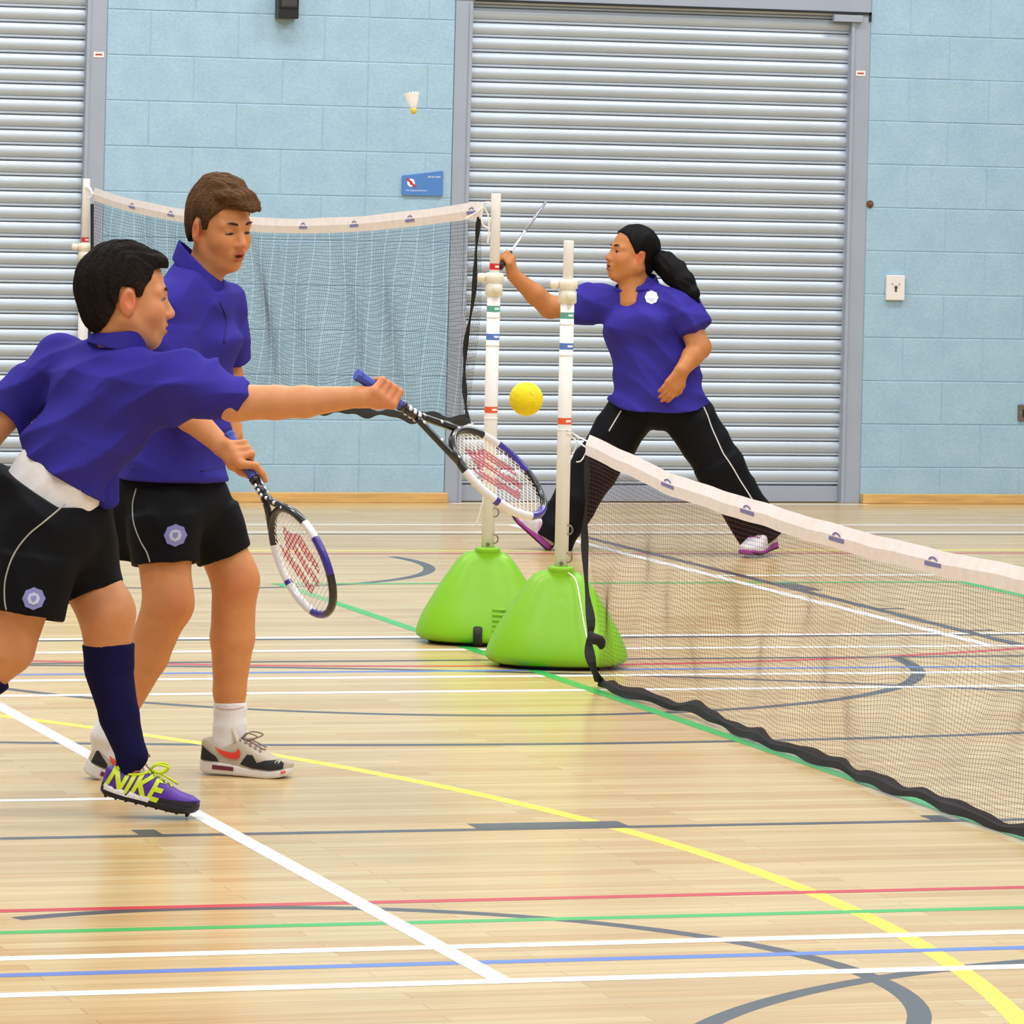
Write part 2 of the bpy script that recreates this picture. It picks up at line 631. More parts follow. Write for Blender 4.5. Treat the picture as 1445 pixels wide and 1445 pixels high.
# black wall box at top
wb = empty('wall_speaker', (6.364, WALL_Y, 2.415))
tag(wb, 'small black box mounted high on the blue wall between the shutters', 'speaker')
M_BLK = mat('black_plastic', '17181A', 0.4)
box('body', (-0.052, -0.09, 0), (0.052, -0.012, 0.19), M_BLK, wb, 0.005, 2)
box('grille', (-0.040, -0.094, 0.055), (0.040, -0.088, 0.18), mat('grey_grille', '3A3634', 0.5, noise=0.3, scale=300), wb, 0.002)
box('ledge', (-0.046, -0.098, 0.052), (0.046, -0.088, 0.062), M_BLK, wb, 0.002)
box('backplate', (-0.048, -0.014, -0.006), (0.055, -0.001, 0.17), mat('grey_plate', '9AA0A4', 0.5), wb)

# key switch
ks = empty('key_switch', ((9.626 + 9.730) / 2, WALL_Y, 1.057))
tag(ks, 'white plastic key switch plate on the blue wall right of the shutter', 'switch')
box('plate', (-0.051, -0.024, 0), (0.051, -0.001, 0.130), M_WHITE, ks, 0.004, 2)
M_BRASS = mat('dull_brass', '6E5F48', 0.4, metal=0.6)
V, F = lathe_vf([(0.009, 0), (0.009, 0.004), (0.007, 0.005)], 16)
link('keyhole', pydata('keyhole', [(v[0], -0.024 - v[2], v[1] + 0.068) for v in V], F, True), ks, M_BRASS)
box('key_slot', (-0.0055, -0.027, 0.044), (0.0055, -0.0235, 0.066), M_BRASS, ks, 0.001)
for sx in (-0.02, 0.02):
    V, F = lathe_vf([(0.0045, 0), (0.0045, 0.0015)], 10)
    link('indicator', pydata('indicator', [(v[0] + sx, -0.024 - v[2], v[1] + 0.084) for v in V], F), ks, mat('grey_print', '8C8488', 0.5))

# socket plate at right edge
sp = empty('socket_plate', (10.39, WALL_Y, 0.434))
tag(sp, 'bronze metal socket plate low on the wall at the right edge', 'socket')
M_BRZ = mat('bronze_plate', '7A7068', 0.35, metal=0.5)
box('plate', (0, -0.012, 0), (0.15, -0.001, 0.086), M_BRZ, sp, 0.003)
for sx in (0.045, 0.105):
    box('outlet', (sx - 0.02, -0.014, 0.02), (sx + 0.02, -0.011, 0.062), mat('socket_insert', '2A2826', 0.5), sp, 0.003)
for sx in (0.012, 0.138):
    V, F = lathe_vf([(0.004, 0), (0.004, 0.0015)], 10)
    link('screw', pydata('screw', [(v[0] + sx, -0.012 - v[2], v[1] + 0.043) for v in V], F), sp, mat('pale_screw', 'B8B0A0', 0.3, metal=0.8))

# small rust-brown bolt stub at the jamb
p = on_wall(1226, 288)
bs = empty('wall_bolt', (p[0], WALL_Y, p[2]))
tag(bs, 'small rusty bolt stub on the wall beside the shutter jamb', 'bolt')
V, F = lathe_vf([(0.012, 0), (0.013, 0.006), (0.009, 0.014), (0.004, 0.016)], 6)
link('bolt_head', pydata('bolt_head', [(v[0] + 0.006, -v[2], v[1]) for v in V], F), bs, mat('rust', '6B4A34', 0.8, noise=0.2))
V, F = lathe_vf([(0.02, 0), (0.02, 0.003)], 14)
link('washer', pydata('washer', [(v[0] + 0.006, -v[2], v[1]) for v in V], F), bs, mat('rust', '6B4A34', 0.8))

# ------------------------------------------------------------------ implicit surfaces -> mesh
def nrm(v):
    v = np.array(v, float)
    return v / (np.linalg.norm(v) + 1e-12)


def smin(a, b, k):
    if k <= 0:
        return np.minimum(a, b)
    h = np.clip(0.5 + 0.5 * (b - a) / k, 0, 1)
    return b * (1 - h) + a * h - k * h * (1 - h)


class Field:
    def __init__(self):
        self.pr = []
        self.disp = None
        self.shell = 0.0

    def _add(self, fn, lo, hi, k, op):
        self.pr.append((fn, np.array(lo, float), np.array(hi, float), k, op))

    def cone(self, a, b, r1, r2, k=0.02, op='add'):
        a, b = np.array(a, float), np.array(b, float)
        ba = b - a
        L2 = float(ba @ ba) + 1e-12
        r = max(r1, r2)

        def fn(P):
            q = P - a
            t = np.clip((q @ ba) / L2, 0, 1)
            d = q - t[..., None] * ba
            return np.sqrt((d * d).sum(-1)) - (r1 + (r2 - r1) * t)
        self._add(fn, np.minimum(a, b) - r, np.maximum(a, b) + r, k, op)
        return self

    def chain(self, pts, rad, k=0.02, op='add'):
        for i in range(len(pts) - 1):
            self.cone(pts[i], pts[i + 1], rad[i], rad[i + 1], k if i == 0 else min(k, 0.012), op)
        return self

    def ecap(self, a, b, ra, rb, vdir, k=0.03, op='add'):
        """capsule with elliptic section: ra/rb = (radius along vdir, radius across)"""
        a, b = np.array(a, float), np.array(b, float)
        ba = b - a
        L = np.linalg.norm(ba) + 1e-9
        u = ba / L
        v = np.array(vdir, float)
        v = nrm(v - u * (v @ u))
        w = np.cross(u, v)

        def fn(P):
            q = P - a
            t = np.clip((q @ u) / L, 0, 1)
            q = q - (t * L)[..., None] * u
            rv = ra[0] + (rb[0] - ra[0]) * t
            rw = ra[1] + (rb[1] - ra[1]) * t
            rm = np.minimum(rv, rw)
            x, y, z = (q @ v), (q @ w), (q @ u)
            k0 = np.sqrt((x / rv) ** 2 + (y / rw) ** 2 + (z / rm) ** 2) + 1e-9
            k1 = np.sqrt((x / rv ** 2) ** 2 + (y / rw ** 2) ** 2 + (z / rm ** 2) ** 2) + 1e-9
            return k0 * (k0 - 1) / k1
        r = max(*ra, *rb)
        self._add(fn, np.minimum(a, b) - r, np.maximum(a, b) + r, k, op)
        return self

    def ell(self, c, R, axes=None, k=0.02, op='add'):
        c = np.array(c, float)
        R = np.array(R, float)
        A = np.eye(3) if axes is None else np.array(axes, float)   # rows = axes

        def fn(P):
            q = (P - c) @ A.T
            k0 = np.sqrt(((q / R) ** 2).sum(-1)) + 1e-9
            k1 = np.sqrt(((q / R ** 2) ** 2).sum(-1)) + 1e-9
            return k0 * (k0 - 1) / k1
        e = np.sqrt(((A * R[:, None]) ** 2).sum(0))
        self._add(fn, c - e, c + e, k, op)
        return self

    def plane(self, p, n, op='cut', k=0.0):
        """keep the side the normal points away from"""
        p, n = np.array(p, float), nrm(n)
        self._add(lambda P: (P - p) @ n, None_lo, None_hi, k, 'cut')
        return self

    def custom(self, fn, lo, hi, k=0.0, op='add'):
        self._add(fn, lo, hi, k, op)
        return self

    def eval(self, P):
        P = np.array(P, float)
        D = np.full(P.shape[:-1], 0.5)
        done = False
        for fn, lo, hi, k, op in self.pr:
            if op == 'cut':
                continue
            d = fn(P)
            D = smin(D, d, k) if op == 'add' else -smin(-D, d, k)
        if self.disp is not None:
            D = D + self.disp(P)
        return D

    def grid(self, h):
        adds = [p for p in self.pr if p[4] == 'add']
        pad = 0.02 + 2 * h
        lo = np.min([p[1] for p in adds], axis=0) - pad
        hi = np.max([p[2] for p in adds], axis=0) + pad
        n = np.ceil((hi - lo) / h).astype(int) + 1
        ax = [(lo[i] + h * np.arange(n[i])).astype(np.float32) for i in range(3)]
        D = np.full(tuple(n), 0.2, np.float32)

        def sub(l, u):
            sl = []
            for i in range(3):
                a0 = max(0, int((l[i] - lo[i]) / h) - 1)
                b0 = min(n[i], int((u[i] - lo[i]) / h) + 3)
                sl.append(slice(a0, max(a0 + 1, b0)))
            return tuple(sl)

        def pts(sl):
            X, Y, Z = np.meshgrid(ax[0][sl[0]], ax[1][sl[1]], ax[2][sl[2]], indexing='ij')
            return np.stack([X, Y, Z], -1)
        post = [p for p in self.pr if p[4] == 'cut']
        for fn, l, u, k, op in self.pr:
            if op == 'cut':
                continue
            m = k + 0.012 + 2 * h
            sl = sub(l - m, u + m)
            d = fn(pts(sl)).astype(np.float32)
            if op == 'add':
                D[sl] = smin(D[sl], d, k)
            else:
                D[sl] = -smin(-D[sl], d, k)
        if self.disp is not None:
            idx = np.nonzero(np.abs(D) < 0.05 + self.shell)
            P = np.stack([ax[0][idx[0]], ax[1][idx[1]], ax[2][idx[2]]], -1)
            D[idx] += self.disp(P).astype(np.float32)
        if self.shell:
            D = np.maximum(D, -(D + self.shell))
        if post:
            idx = np.nonzero(np.abs(D) < 0.06)
            P = np.stack([ax[0][idx[0]], ax[1][idx[1]], ax[2][idx[2]]], -1)
            v = D[idx]
            for fn, l, u, k, op in post:
                v = np.maximum(v, fn(P))
            D[idx] = v
        return D, lo

    def mesh(self, name, h=0.005, smooth_it=1):
        D, lo = self.grid(h)
        D[[0, -1]] = 0.2
        D[:, [0, -1]] = 0.2
        D[:, :, [0, -1]] = 0.2
        s = D < 0
        c = np.zeros(tuple(k - 1 for k in D.shape), np.int8)
        S = s.astype(np.int8)
        for dx in (0, 1):
            for dy in (0, 1):
                for dz in (0, 1):
                    c += S[dx:S.shape[0] - 1 + dx, dy:S.shape[1] - 1 + dy, dz:S.shape[2] - 1 + dz]
        act = (c > 0) & (c < 8)
        idx = np.argwhere(act)
        vid = np.full(act.shape, -1, np.int32)
        vid[act] = np.arange(len(idx), dtype=np.int32)
        cv = {}
        for dx in (0, 1):
            for dy in (0, 1):
                for dz in (0, 1):
                    cv[(dx, dy, dz)] = D[idx[:, 0] + dx, idx[:, 1] + dy, idx[:, 2] + dz]
        acc = np.zeros((len(idx), 3))
        cnt = np.zeros(len(idx))
        for A in cv:
            for axn in range(3):
                if A[axn] == 1:
                    continue
                B = list(A)
                B[axn] = 1
                B = tuple(B)
                va, vb = cv[A], cv[B]
                cr = (va < 0) != (vb < 0)
                t = np.where(cr, va / (va - vb + 1e-12), 0)
                p = np.tile(np.array(A, float), (len(idx), 1))
                p[:, axn] = t
                acc += p * cr[:, None]
                cnt += cr
        V = (idx + acc / np.maximum(cnt, 1)[:, None]) * h + lo
        quads = []
        for axn in range(3):
            sl0 = [slice(None)] * 3
            sl1 = [slice(None)] * 3
            sl0[axn] = slice(0, -1)
            sl1[axn] = slice(1, None)
            a, b = s[tuple(sl0)], s[tuple(sl1)]
            e = np.argwhere(a != b)
            o1, o2 = (axn + 1) % 3, (axn + 2) % 3
            e = e[(e[:, o1] > 0) & (e[:, o2] > 0) & (e[:, o1] < D.shape[o1] - 1) & (e[:, o2] < D.shape[o2] - 1)]
            q = []
            for d1, d2 in ((-1, -1), (0, -1), (0, 0), (-1, 0)):
                f = e.copy()
                f[:, o1] += d1
                f[:, o2] += d2
                q.append(vid[f[:, 0], f[:, 1], f[:, 2]])
            q = np.stack(q, 1)
            ins = s[e[:, 0], e[:, 1], e[:, 2]]
            q[~ins] = q[~ins][:, ::-1]
            quads.append(q)
        Q = np.concatenate(quads)
        Q = Q[(Q >= 0).all(1)]
        # light smoothing
        for _ in range(smooth_it):
            sm = np.zeros_like(V)
            ct = np.zeros(len(V))
            for i in range(4):
                j = (i + 1) % 4
                for a_, b_ in ((i, j), (j, i)):
                    for d_ in range(3):
                        sm[:, d_] += np.bincount(Q[:, a_], V[Q[:, b_], d_], len(V))
                    ct += np.bincount(Q[:, a_], minlength=len(V))
            V = 0.5 * V + 0.5 * sm / np.maximum(ct, 1)[:, None]
        me = bpy.data.meshes.new(name)
        me.vertices.add(len(V))
        me.vertices.foreach_set('co', V.astype(np.float32).ravel())
        me.loops.add(len(Q) * 4)
        me.loops.foreach_set('vertex_index', Q.astype(np.int32).ravel())
        me.polygons.add(len(Q))
        me.polygons.foreach_set('loop_start', (np.arange(len(Q)) * 4).astype(np.int32))
        me.polygons.foreach_set('loop_total', np.full(len(Q), 4, np.int32))
        me.polygons.foreach_set('use_smooth', np.ones(len(Q), bool))
        me.update()
        me.validate()
        return me, V

    def project(self, pts, n, start=0.08, lift=0.0015):
        """push points along -n on to the surface, then snap stragglers to the nearest surface"""
        n = nrm(n)
        P = np.array(pts, float) + n * start
        gone = np.zeros(len(P))
        for _ in range(60):
            st = np.clip(self.eval(P), -0.01, 0.02) * 0.7
            st = np.where(gone + st > start + 0.45, 0, st)
            gone += st
            P = P - n * st[:, None]
        bad = np.abs(self.eval(P)) > 0.003
        if bad.any():
            Q = np.array(pts, float)[bad]
            for _ in range(14):
                d = self.eval(Q)
                g = np.stack([(self.eval(Q + e) - self.eval(Q - e)) for e in np.eye(3) * 0.001], -1)
                g /= np.linalg.norm(g, axis=1)[:, None] + 1e-9
                Q = Q - g * np.clip(d, -0.02, 0.02)[:, None] * 0.8
            P[bad] = Q
        return P + n * lift


None_lo = np.zeros(3)
None_hi = np.zeros(3)


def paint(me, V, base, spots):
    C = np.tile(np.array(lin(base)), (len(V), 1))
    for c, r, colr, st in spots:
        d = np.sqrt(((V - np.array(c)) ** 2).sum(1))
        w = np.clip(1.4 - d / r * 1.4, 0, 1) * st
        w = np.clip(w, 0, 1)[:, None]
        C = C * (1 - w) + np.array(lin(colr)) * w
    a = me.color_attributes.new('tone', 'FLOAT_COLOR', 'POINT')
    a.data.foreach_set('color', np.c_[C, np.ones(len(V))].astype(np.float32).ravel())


# ------------------------------------------------------------------ net stands
M_LIME = mat('lime_plastic', '80BE0A', 0.38, noise=0.03, scale=12)
M_POLE = mat('white_pvc', 'EDE9E6', 0.35)
M_CREAM = mat('cream_plastic', 'E8E2CF', 0.4)
M_RUB = mat('black_rubber', '161616', 0.6)
M_METAL = mat('zinc_metal', '8A8078', 0.35, metal=0.8)
STK = {'red': mat('sticker_red', 'D6282E', 0.4), 'teal': mat('sticker_teal', '5FA79A', 0.4), 'blue': mat('sticker_blue', '5580CC', 0.4), 'orange': mat('sticker_orange', 'E85A2A', 0.4)}


_c = curve_pts([(0, 0.232, 0.178), (0.12, 0.236, 0.183), (0.3, 0.217, 0.169), (0.55, 0.174, 0.138), (0.8, 0.126, 0.104), (1.0, 0.084, 0.075)], 80)
BT, BX, BY = _c[:, 0], _c[:, 1], _c[:, 2]


def base_field():
    f = Field()

    def body(P):
        x, y, z = P[..., 0], P[..., 1], P[..., 2]
        t = np.clip(z / 0.325, 0, 1)
        wx = np.interp(t, BT, BX)
        wy = np.interp(t, BT, BY)
        r = 0.030
        e = 2.5
        rho = ((np.abs(x) / (wx - r)) ** e + (np.abs(y) / (wy - r)) ** e) ** (1 / e) + 1e-6
        q1 = (rho - 1) * np.minimum(wx, wy) * 0.9
        qz = np.abs(z - 0.169) - (0.157 - r)
        o = np.sqrt(np.maximum(q1, 0) ** 2 + np.maximum(qz, 0) ** 2)
        return (o + np.minimum(np.maximum(q1, qz), 0) - r) * 0.8
    f.custom(body, (-0.28, -0.22, 0.0), (0.28, 0.22, 0.34))
    f.cone((0.008, -0.035, 0.26), (0.008, -0.035, 0.322), 0.046, 0.044, 0.012)
    f.ell((0.012, -0.128, 0.268), (0.046, 0.026, 0.046), None, 0.006, 'sub')
    f.plane((0, 0, 0.336), (0, 0, 1))
    return f


base_mesh = []


def net_stand(pos, rz, pole_h, low_h, marks, label, wheel=True, lean=(0, 0)):
    t = empty('net_stand', (pos[0], pos[1], 0), rz)
    tag(t, label, 'net stand', 'weighted net stands')
    if not base_mesh:
        base_mesh.append(base_field().mesh('weighted_base', 0.006)[0])
    b = link('weighted_base', base_mesh[0], t, M_LIME)
    V, F = lathe_vf([(0.14, 0.0), (0.155, 0.003), (0.155, 0.014), (0.14, 0.018)], 28)
    link('rubber_foot', pydata('rubber_foot', [(v[0] * 1.28, v[1] * 0.95, v[2]) for v in V], F, True), t, M_RUB)
    px, py = 0.008, -0.035
    lathe('socket_collar', [(0.043, 0.325), (0.045, 0.328), (0.045, 0.340), (0.041, 0.344), (0.025, 0.345)], M_LIME, b, 24, (px, py, 0))
    if wheel:
        V, F = lathe_vf([(0.012, -0.016), (0.036, -0.016), (0.040, -0.010), (0.040, 0.010), (0.036, 0.016), (0.012, 0.016)], 22)
        w = link('wheel', pydata('wheel', [(v[2] - 0.02, v[0] - 0.152, v[1] + 0.041) for v in V], F, True), t, M_RUB)
        for k in range(5):
            z = 0.06 + k * 0.018
            yy = -float(np.interp(z / 0.325, [0, 0.12, 0.3, 0.55], [0.178, 0.184, 0.170, 0.138])) + 0.004
            tube('grip_rib', [(0.03, yy, z), (0.10 - k * 0.004, yy, z)], 0.006, M_LIME, b, 6)
    # telescopic pole
    lathe('lower_tube', [(0.0235, 0.33), (0.0235, low_h)], M_POLE, t, 20, (px, py, 0))
    lathe('upper_tube', [(0.0175, low_h - 0.02), (0.0175, pole_h - 0.003), (0.0165, pole_h)], M_POLE, t, 20, (px, py, 0))
    cl = lathe('clamp', [(0.024, low_h - 0.045), (0.031, low_h - 0.042), (0.031, low_h - 0.004), (0.027, low_h), (0.027, low_h + 0.004), (0.034, low_h + 0.008), (0.034, low_h + 0.034), (0.028, low_h + 0.038), (0.018, low_h + 0.039)], M_CREAM, t, 20, (px, py, 0))
    V, F = lathe_vf([(0.004, 0), (0.014, 0.002), (0.016, 0.012), (0.015, 0.026), (0.008, 0.03)], 14)
    link('clamp_knob', pydata('clamp_knob', [(px - 0.03 - v[2], py - 0.012 + v[0], low_h + 0.021 + v[1]) for v in V], F, True), cl, M_CREAM)
    link('clamp_knob', pydata('clamp_knob', [(px + 0.012 + v[0], py - 0.026 - v[2], low_h - 0.018 + v[1]) for v in V], F, True), cl, M_CREAM)
    for c, z in marks:
        r = 0.0179 if z > low_h + 0.03 else 0.0239
        n = 14
        Vs = [(px + r * math.cos(math.radians(-170 + 160 * k / n)), py + r * math.sin(math.radians(-170 + 160 * k / n)), z + dz) for dz in (-0.011, 0.011) for k in range(n + 1)]
        Fs = [(k, k + 1, n + 2 + k, n + 1 + k) for k in range(n)]
        s = link('height_sticker', pydata('height_sticker', Vs, Fs, True), t, STK[c])
        Vp = [(px + (r + .0004) * math.cos(math.radians(-80 + 50 * k / 4)), py + (r + .0004) * math.sin(math.radians(-80 + 50 * k / 4)), z + dz) for dz in (-0.003, 0.004) for k in range(5)]
        link('sticker_print', pydata('sticker_print', Vp, [(k, k + 1, 6 + k, 5 + k) for k in range(4)], True), s, M_INK)
        lathe('joint_ring', [(r, z - 0.034), (r + 0.0012, z - 0.033), (r + 0.0012, z - 0.028), (r, z - 0.027)], M_POLE, t, 20, (px, py, 0))
    for z in (0.375, 0.470):
        tube('cleat_ring', [(px + 0.022 + 0.014 * math.cos(a), py - 0.014, z + 0.016 * math.sin(a)) for a in np.linspace(0, 2 * math.pi, 12, endpoint=False)], 0.0028, M_METAL, t, 5, True)
    V, F = lathe_vf([(0.007, 0), (0.007, 0.003)], 8)
    link('bolt', pydata('bolt', [(v[0] + px, py - 0.0235 - v[2], v[1] + 0.355) for v in V], F), t, M_METAL)
    return t


NS = on_floor(785, 940)
FS = on_floor(682, 907)
LS = np.array([5.088, 22.638, 0])
net_stand(NS, -PSI, 1.455, 1.285, [('teal', 1.20), ('blue', 1.095), ('orange', 0.84)], 'lime net stand nearest the camera with the shorter white pole, holding the low net', wheel=False)
net_stand(FS, -PSI, 1.605, 1.285, [('red', 1.345), ('teal', 1.195), ('blue', 1.095), ('orange', 0.835)], 'lime net stand with the taller white pole and black wheel, behind the nearest stand')
net_stand(LS, -PSI, 1.60, 1.26, [('red', 1.315), ('teal', 1.16), ('blue', 1.06), ('orange', 0.80)], 'white pole net stand at far left by the shutter, half hidden behind the boys', wheel=False)

# ------------------------------------------------------------------ nets
M_TAPE = mat('white_net_tape', 'EFE4E0', 0.7, noise=0.05, scale=25)
M_NETB = mat('brown_net_cord', '5A3228', 0.8)
M_NETG = mat('dark_net_cord', '2F3338', 0.8)
M_BORD = mat('black_net_border', '1D1A1B', 0.8, noise=0.2, scale=60)
M_CORD = mat('white_cord', 'EDEAE6', 0.7)
M_MARK = mat('violet_print', '7C79B0', 0.6)


def interp(x, xs, ys):
    return np.interp(x, xs, ys)


def net_mesh(name, top, bot, nu, nv, r, m, parent, skip=1, rip=None):
    """top/bot: arrays (n,3); strands both ways following the ruled, rippled sheet"""
    n = len(top)
    G = np.zeros((nv + 1, n, 3))
    for j in range(nv + 1):
        v = j / nv
        G[j] = top * (1 - v) + bot * v
        if rip is not None:
            G[j] += rip(np.arange(n) / (n - 1), v)
    Vs, Fs = [], []
    base = 0

    def strand(L):
        """L (k,3) thin triangular tube, vectorised"""
        nonlocal base
        k = len(L)
        T = np.gradient(L, axis=0)
        T /= np.linalg.norm(T, axis=1)[:, None] + 1e-12
        A = np.cross(T, np.array([1.0, 0.13, 0.07]))
        A /= np.linalg.norm(A, axis=1)[:, None] + 1e-12
        B = np.cross(T, A)
        ring = [L + r * (math.cos(t) * A + math.sin(t) * B) for t in (0, 2.094, 4.189)]
        Vs.append(np.stack(ring, 1).reshape(-1, 3))
        i = np.arange(k - 1)[:, None] * 3
        q = []
        for c in range(3):
            d = (c + 1) % 3
            q.append(np.concatenate([i + c, i + d, i + 3 + d, i + 3 + c], 1))
        Fs.append(np.concatenate(q) + base)
        base += 3 * k
    for j in range(1, nv):
        strand(G[j])
    st = max(1, nv // 14)
    js = list(range(0, nv + 1, st))
    if js[-1] != nv:
        js.append(nv)
    for i in np.linspace(0, n - 1, nu).astype(int):
        strand(G[js, i])
    V = np.concatenate(Vs)
    F = np.concatenate(Fs)
    me = bpy.data.meshes.new(name)
    me.vertices.add(len(V))
    me.vertices.foreach_set('co', V.astype(np.float32).ravel())
    me.loops.add(F.size)
    me.loops.foreach_set('vertex_index', F.astype(np.int32).ravel())
    me.polygons.add(len(F))
    me.polygons.foreach_set('loop_start', (np.arange(len(F)) * 4).astype(np.int32))
    me.polygons.foreach_set('loop_total', np.full(len(F), 4, np.int32))
    me.update()
    o = link(name, me, parent, m)
    o['kind'] = 'stuff'
    return o, G


def band(name, A, B, m, parent, th=0.003):
    """ribbon with thickness between two edge polylines"""
    A, B = np.array(A), np.array(B)
    n = len(A)
    T = np.gradient((A + B) / 2, axis=0)
    N = np.cross(T, B - A)
    N /= np.linalg.norm(N, axis=1)[:, None] + 1e-12
    M = (A + B) / 2
    rows = [A, M + N * th, B, M - N * th]
    V = np.stack(rows, 1).reshape(-1, 3)
    F = []
    for i in range(n - 1):
        for k in range(4):
            F.append((i * 4 + k, i * 4 + (k + 1) % 4, i * 4 + 4 + (k + 1) % 4, i * 4 + 4 + k))
    F += [(3, 2, 1, 0), ((n - 1) * 4, (n - 1) * 4 + 1, (n - 1) * 4 + 2, (n - 1) * 4 + 3)]
    return link(name, pydata(name, V, F, False), parent, m)


def tape_mark(c, along, up, nrml, s, parent):
    """small printed mark on the tape: an arch over a short bar"""
    c = np.array(c) + nrml * 0.006
    V, F = [], []
    n = 8
    for k in range(n + 1):
        a = math.pi * (0.1 + 0.8 * k / n)
        for r in (0.62, 1.0):
            V.append(c + along * (math.cos(a) * r * s * 1.2) + up * (math.sin(a) * r * s * 0.5))
    F += [(2 * k, 2 * k + 1, 2 * k + 3, 2 * k + 2) for k in range(n)]
    b0 = len(V)
    for (u, v) in ((-0.9, -0.42), (0.9, -0.42), (0.9, -0.02), (-0.9, -0.02)):
        V.append(c + along * u * s * 2.2 + up * v * s)
    F.append((b0, b0 + 1, b0 + 2, b0 + 3))
    return link('printed_mark', pydata('printed_mark', V, F), parent, M_MARK)


# low net in front (runs from the nearest stand towards the camera's right)
nn = empty('low_net', (5.17, 15.8, 0))
tag(nn, 'low brown mesh net with white top tape and black hem on the floor', 'net')
off = np.array([5.17, 15.8, 0.0])
topc = np.array([on_x(x, y, 5.215) for x, y in ((829, 627), (885, 654), (940, 681), (1000, 702), (1052, 718), (1115, 738), (1178, 757), (1250, 776), (1315, 792), (1380, 806), (1445, 819))])
ext = np.array([[5.215, 11.2, 0.665], [5.215, 10.6, 0.68], [5.215, 10.0, 0.72]])
topc = np.vstack([topc, ext])
botc = [on_floor(x, y, 0.018) for x, y in ((847, 962), (868, 974), (900, 982), (940, 993), (985, 1007), (1020, 1022), (1050, 1034), (1090, 1050), (1140, 1067), (1190, 1083), (1215, 1096), (1260, 1114), (1300, 1128), (1340, 1142), (1390, 1158), (1445, 1176))]
botc = np.vstack([botc, [[5.2, 11.2, 0.018], [5.2, 10.6, 0.018], [5.2, 10.0, 0.018]]])
NT = 330
Ys = np.linspace(topc[0, 1], 10.0, NT)
top = np.stack([np.full(NT, 5.215), Ys, np.interp(-Ys, -topc[:, 1], topc[:, 2])], 1)
ker = np.ones(15) / 15
zt = np.pad(top[:, 2], 7, mode='edge')
top[:, 2] = np.convolve(zt, ker, 'valid')
Yb = np.linspace(botc[0, 1], 10.0, NT)
bot = np.stack([np.interp(-Yb, -botc[:, 1], botc[:, 0]), Yb, np.full(NT, 0.018)], 1)
bot[:, 2] += 0.008 * np.sin(Yb * 9) ** 2 + 0.01 * np.clip(np.sin(Yb * 3.1 + 1), 0, 1) ** 6
rng = np.random.RandomState(3)


def rip_near(u, v):
    w = math.sin(math.pi * v)
    X = w * (0.022 * np.sin(u * 21 + 3 * v) + 0.012 * np.sin(u * 47 - 6 * v) + 0.006 * np.sin(u * 120 + 9 * v))
    Y = w * (0.012 * np.sin(u * 17 + 5 * v) + 0.005 * np.sin(u * 41 + 2.0 + 7 * v) + 0.065 * np.exp(-u * 40))
    Z = w * (0.012 * np.sin(u * 33 + 4 * v + 1) + 0.006 * np.sin(u * 90))
    return np.stack([X, Y, Z], 1)


TH = 0.034
tdn = top.copy()
tdn[:, 2] -= TH
o, G = net_mesh('mesh_cord', tdn - off, bot - off, 330, 48, 0.00052, M_NETB, nn, rip=rip_near)
wob = 0.002 * np.sin(Ys * 11) + 0.001 * np.sin(Ys * 25 + 1)
tA, tB = top.copy(), top.copy()
tA[:, 2] += TH + wob * 0.5
tB[:, 2] -= TH - wob
tA[:, 0] += 0.006 + wob * 0.6
tB[:, 0] -= 0.006
tp = band('top_tape', (tA - off)[::3], (tB - off)[::3], M_TAPE, nn, 0.007)
bA, bB = bot.copy(), bot.copy()
bw = 0.020 + 0.006 * np.sin(Yb * 11) + 0.004 * np.sin(Yb * 27)
bA[:, 2] += bw * 0.8
bA[:, 0] += bw * 0.5
bB[:, 2] -= 0.014
bB[:, 0] -= bw * 0.6
band('hem_tape', (bA - off)[::2], (bB - off)[::2], M_BORD, nn, 0.006)
for px in (940, 1052, 1178, 1315):
    q = on_x(px, np.interp(px, [829, 940, 1052, 1178, 1315, 1445], [627, 681, 718, 757, 792, 819]), 5.205)
    k = int(np.argmin(abs(Ys - q[1])))
    al = nrm(top[min(k + 3, NT - 1)] - top[max(k - 3, 0)])
    tape_mark(top[k] - off + np.array([-0.002, 0, 0]), al, np.array([0, 0, 1.0]), np.array([-1.0, 0, 0]), 0.030, tp)
# side hem from tape end down to the floor
sd = [on_x(828, 645, 5.19), on_x(828, 700, 5.19), on_x(825, 758, 5.19), on_x(828, 830, 5.18), on_x(834, 880, 5.17), on_x(831, 910, 5.165), on_x(836, 940, 5.165), bot[0]]
sp_ = curve_pts(sd, 30) - off
w2 = np.linspace(0.006, 0.016, 30) + 0.004 * np.sin(np.arange(30) * 0.9)
A_ = sp_ - np.outer(w2, RGT)
B_ = sp_ + np.outer(w2, RGT)
band('side_hem', A_, B_, M_BORD, nn, 0.005)
kn = Field()
kc = on_x(840, 902, 5.16) - off
kn.ell(kc, (0.024, 0.02, 0.018)).ell(kc + RGT * 0.02 + np.array([0, 0, -0.012]), (0.015, 0.012, 0.022), k=0.008).ell(kc + RGT * -0.014 + np.array([0, 0, 0.012]), (0.012, 0.012, 0.014), k=0.008)
link('hem_knot', kn.mesh('hem_knot', 0.004)[0], nn, M_BORD)
pole_n = NS + RGT * 0.008 - FWD * 0.035


def cord(name, pts, parent, o_, r=0.0028, m=None):
    return tube(name, curve_pts(np.array(pts) - o_, max(8, 5 * len(pts))), r, m or M_CORD, parent, 5)


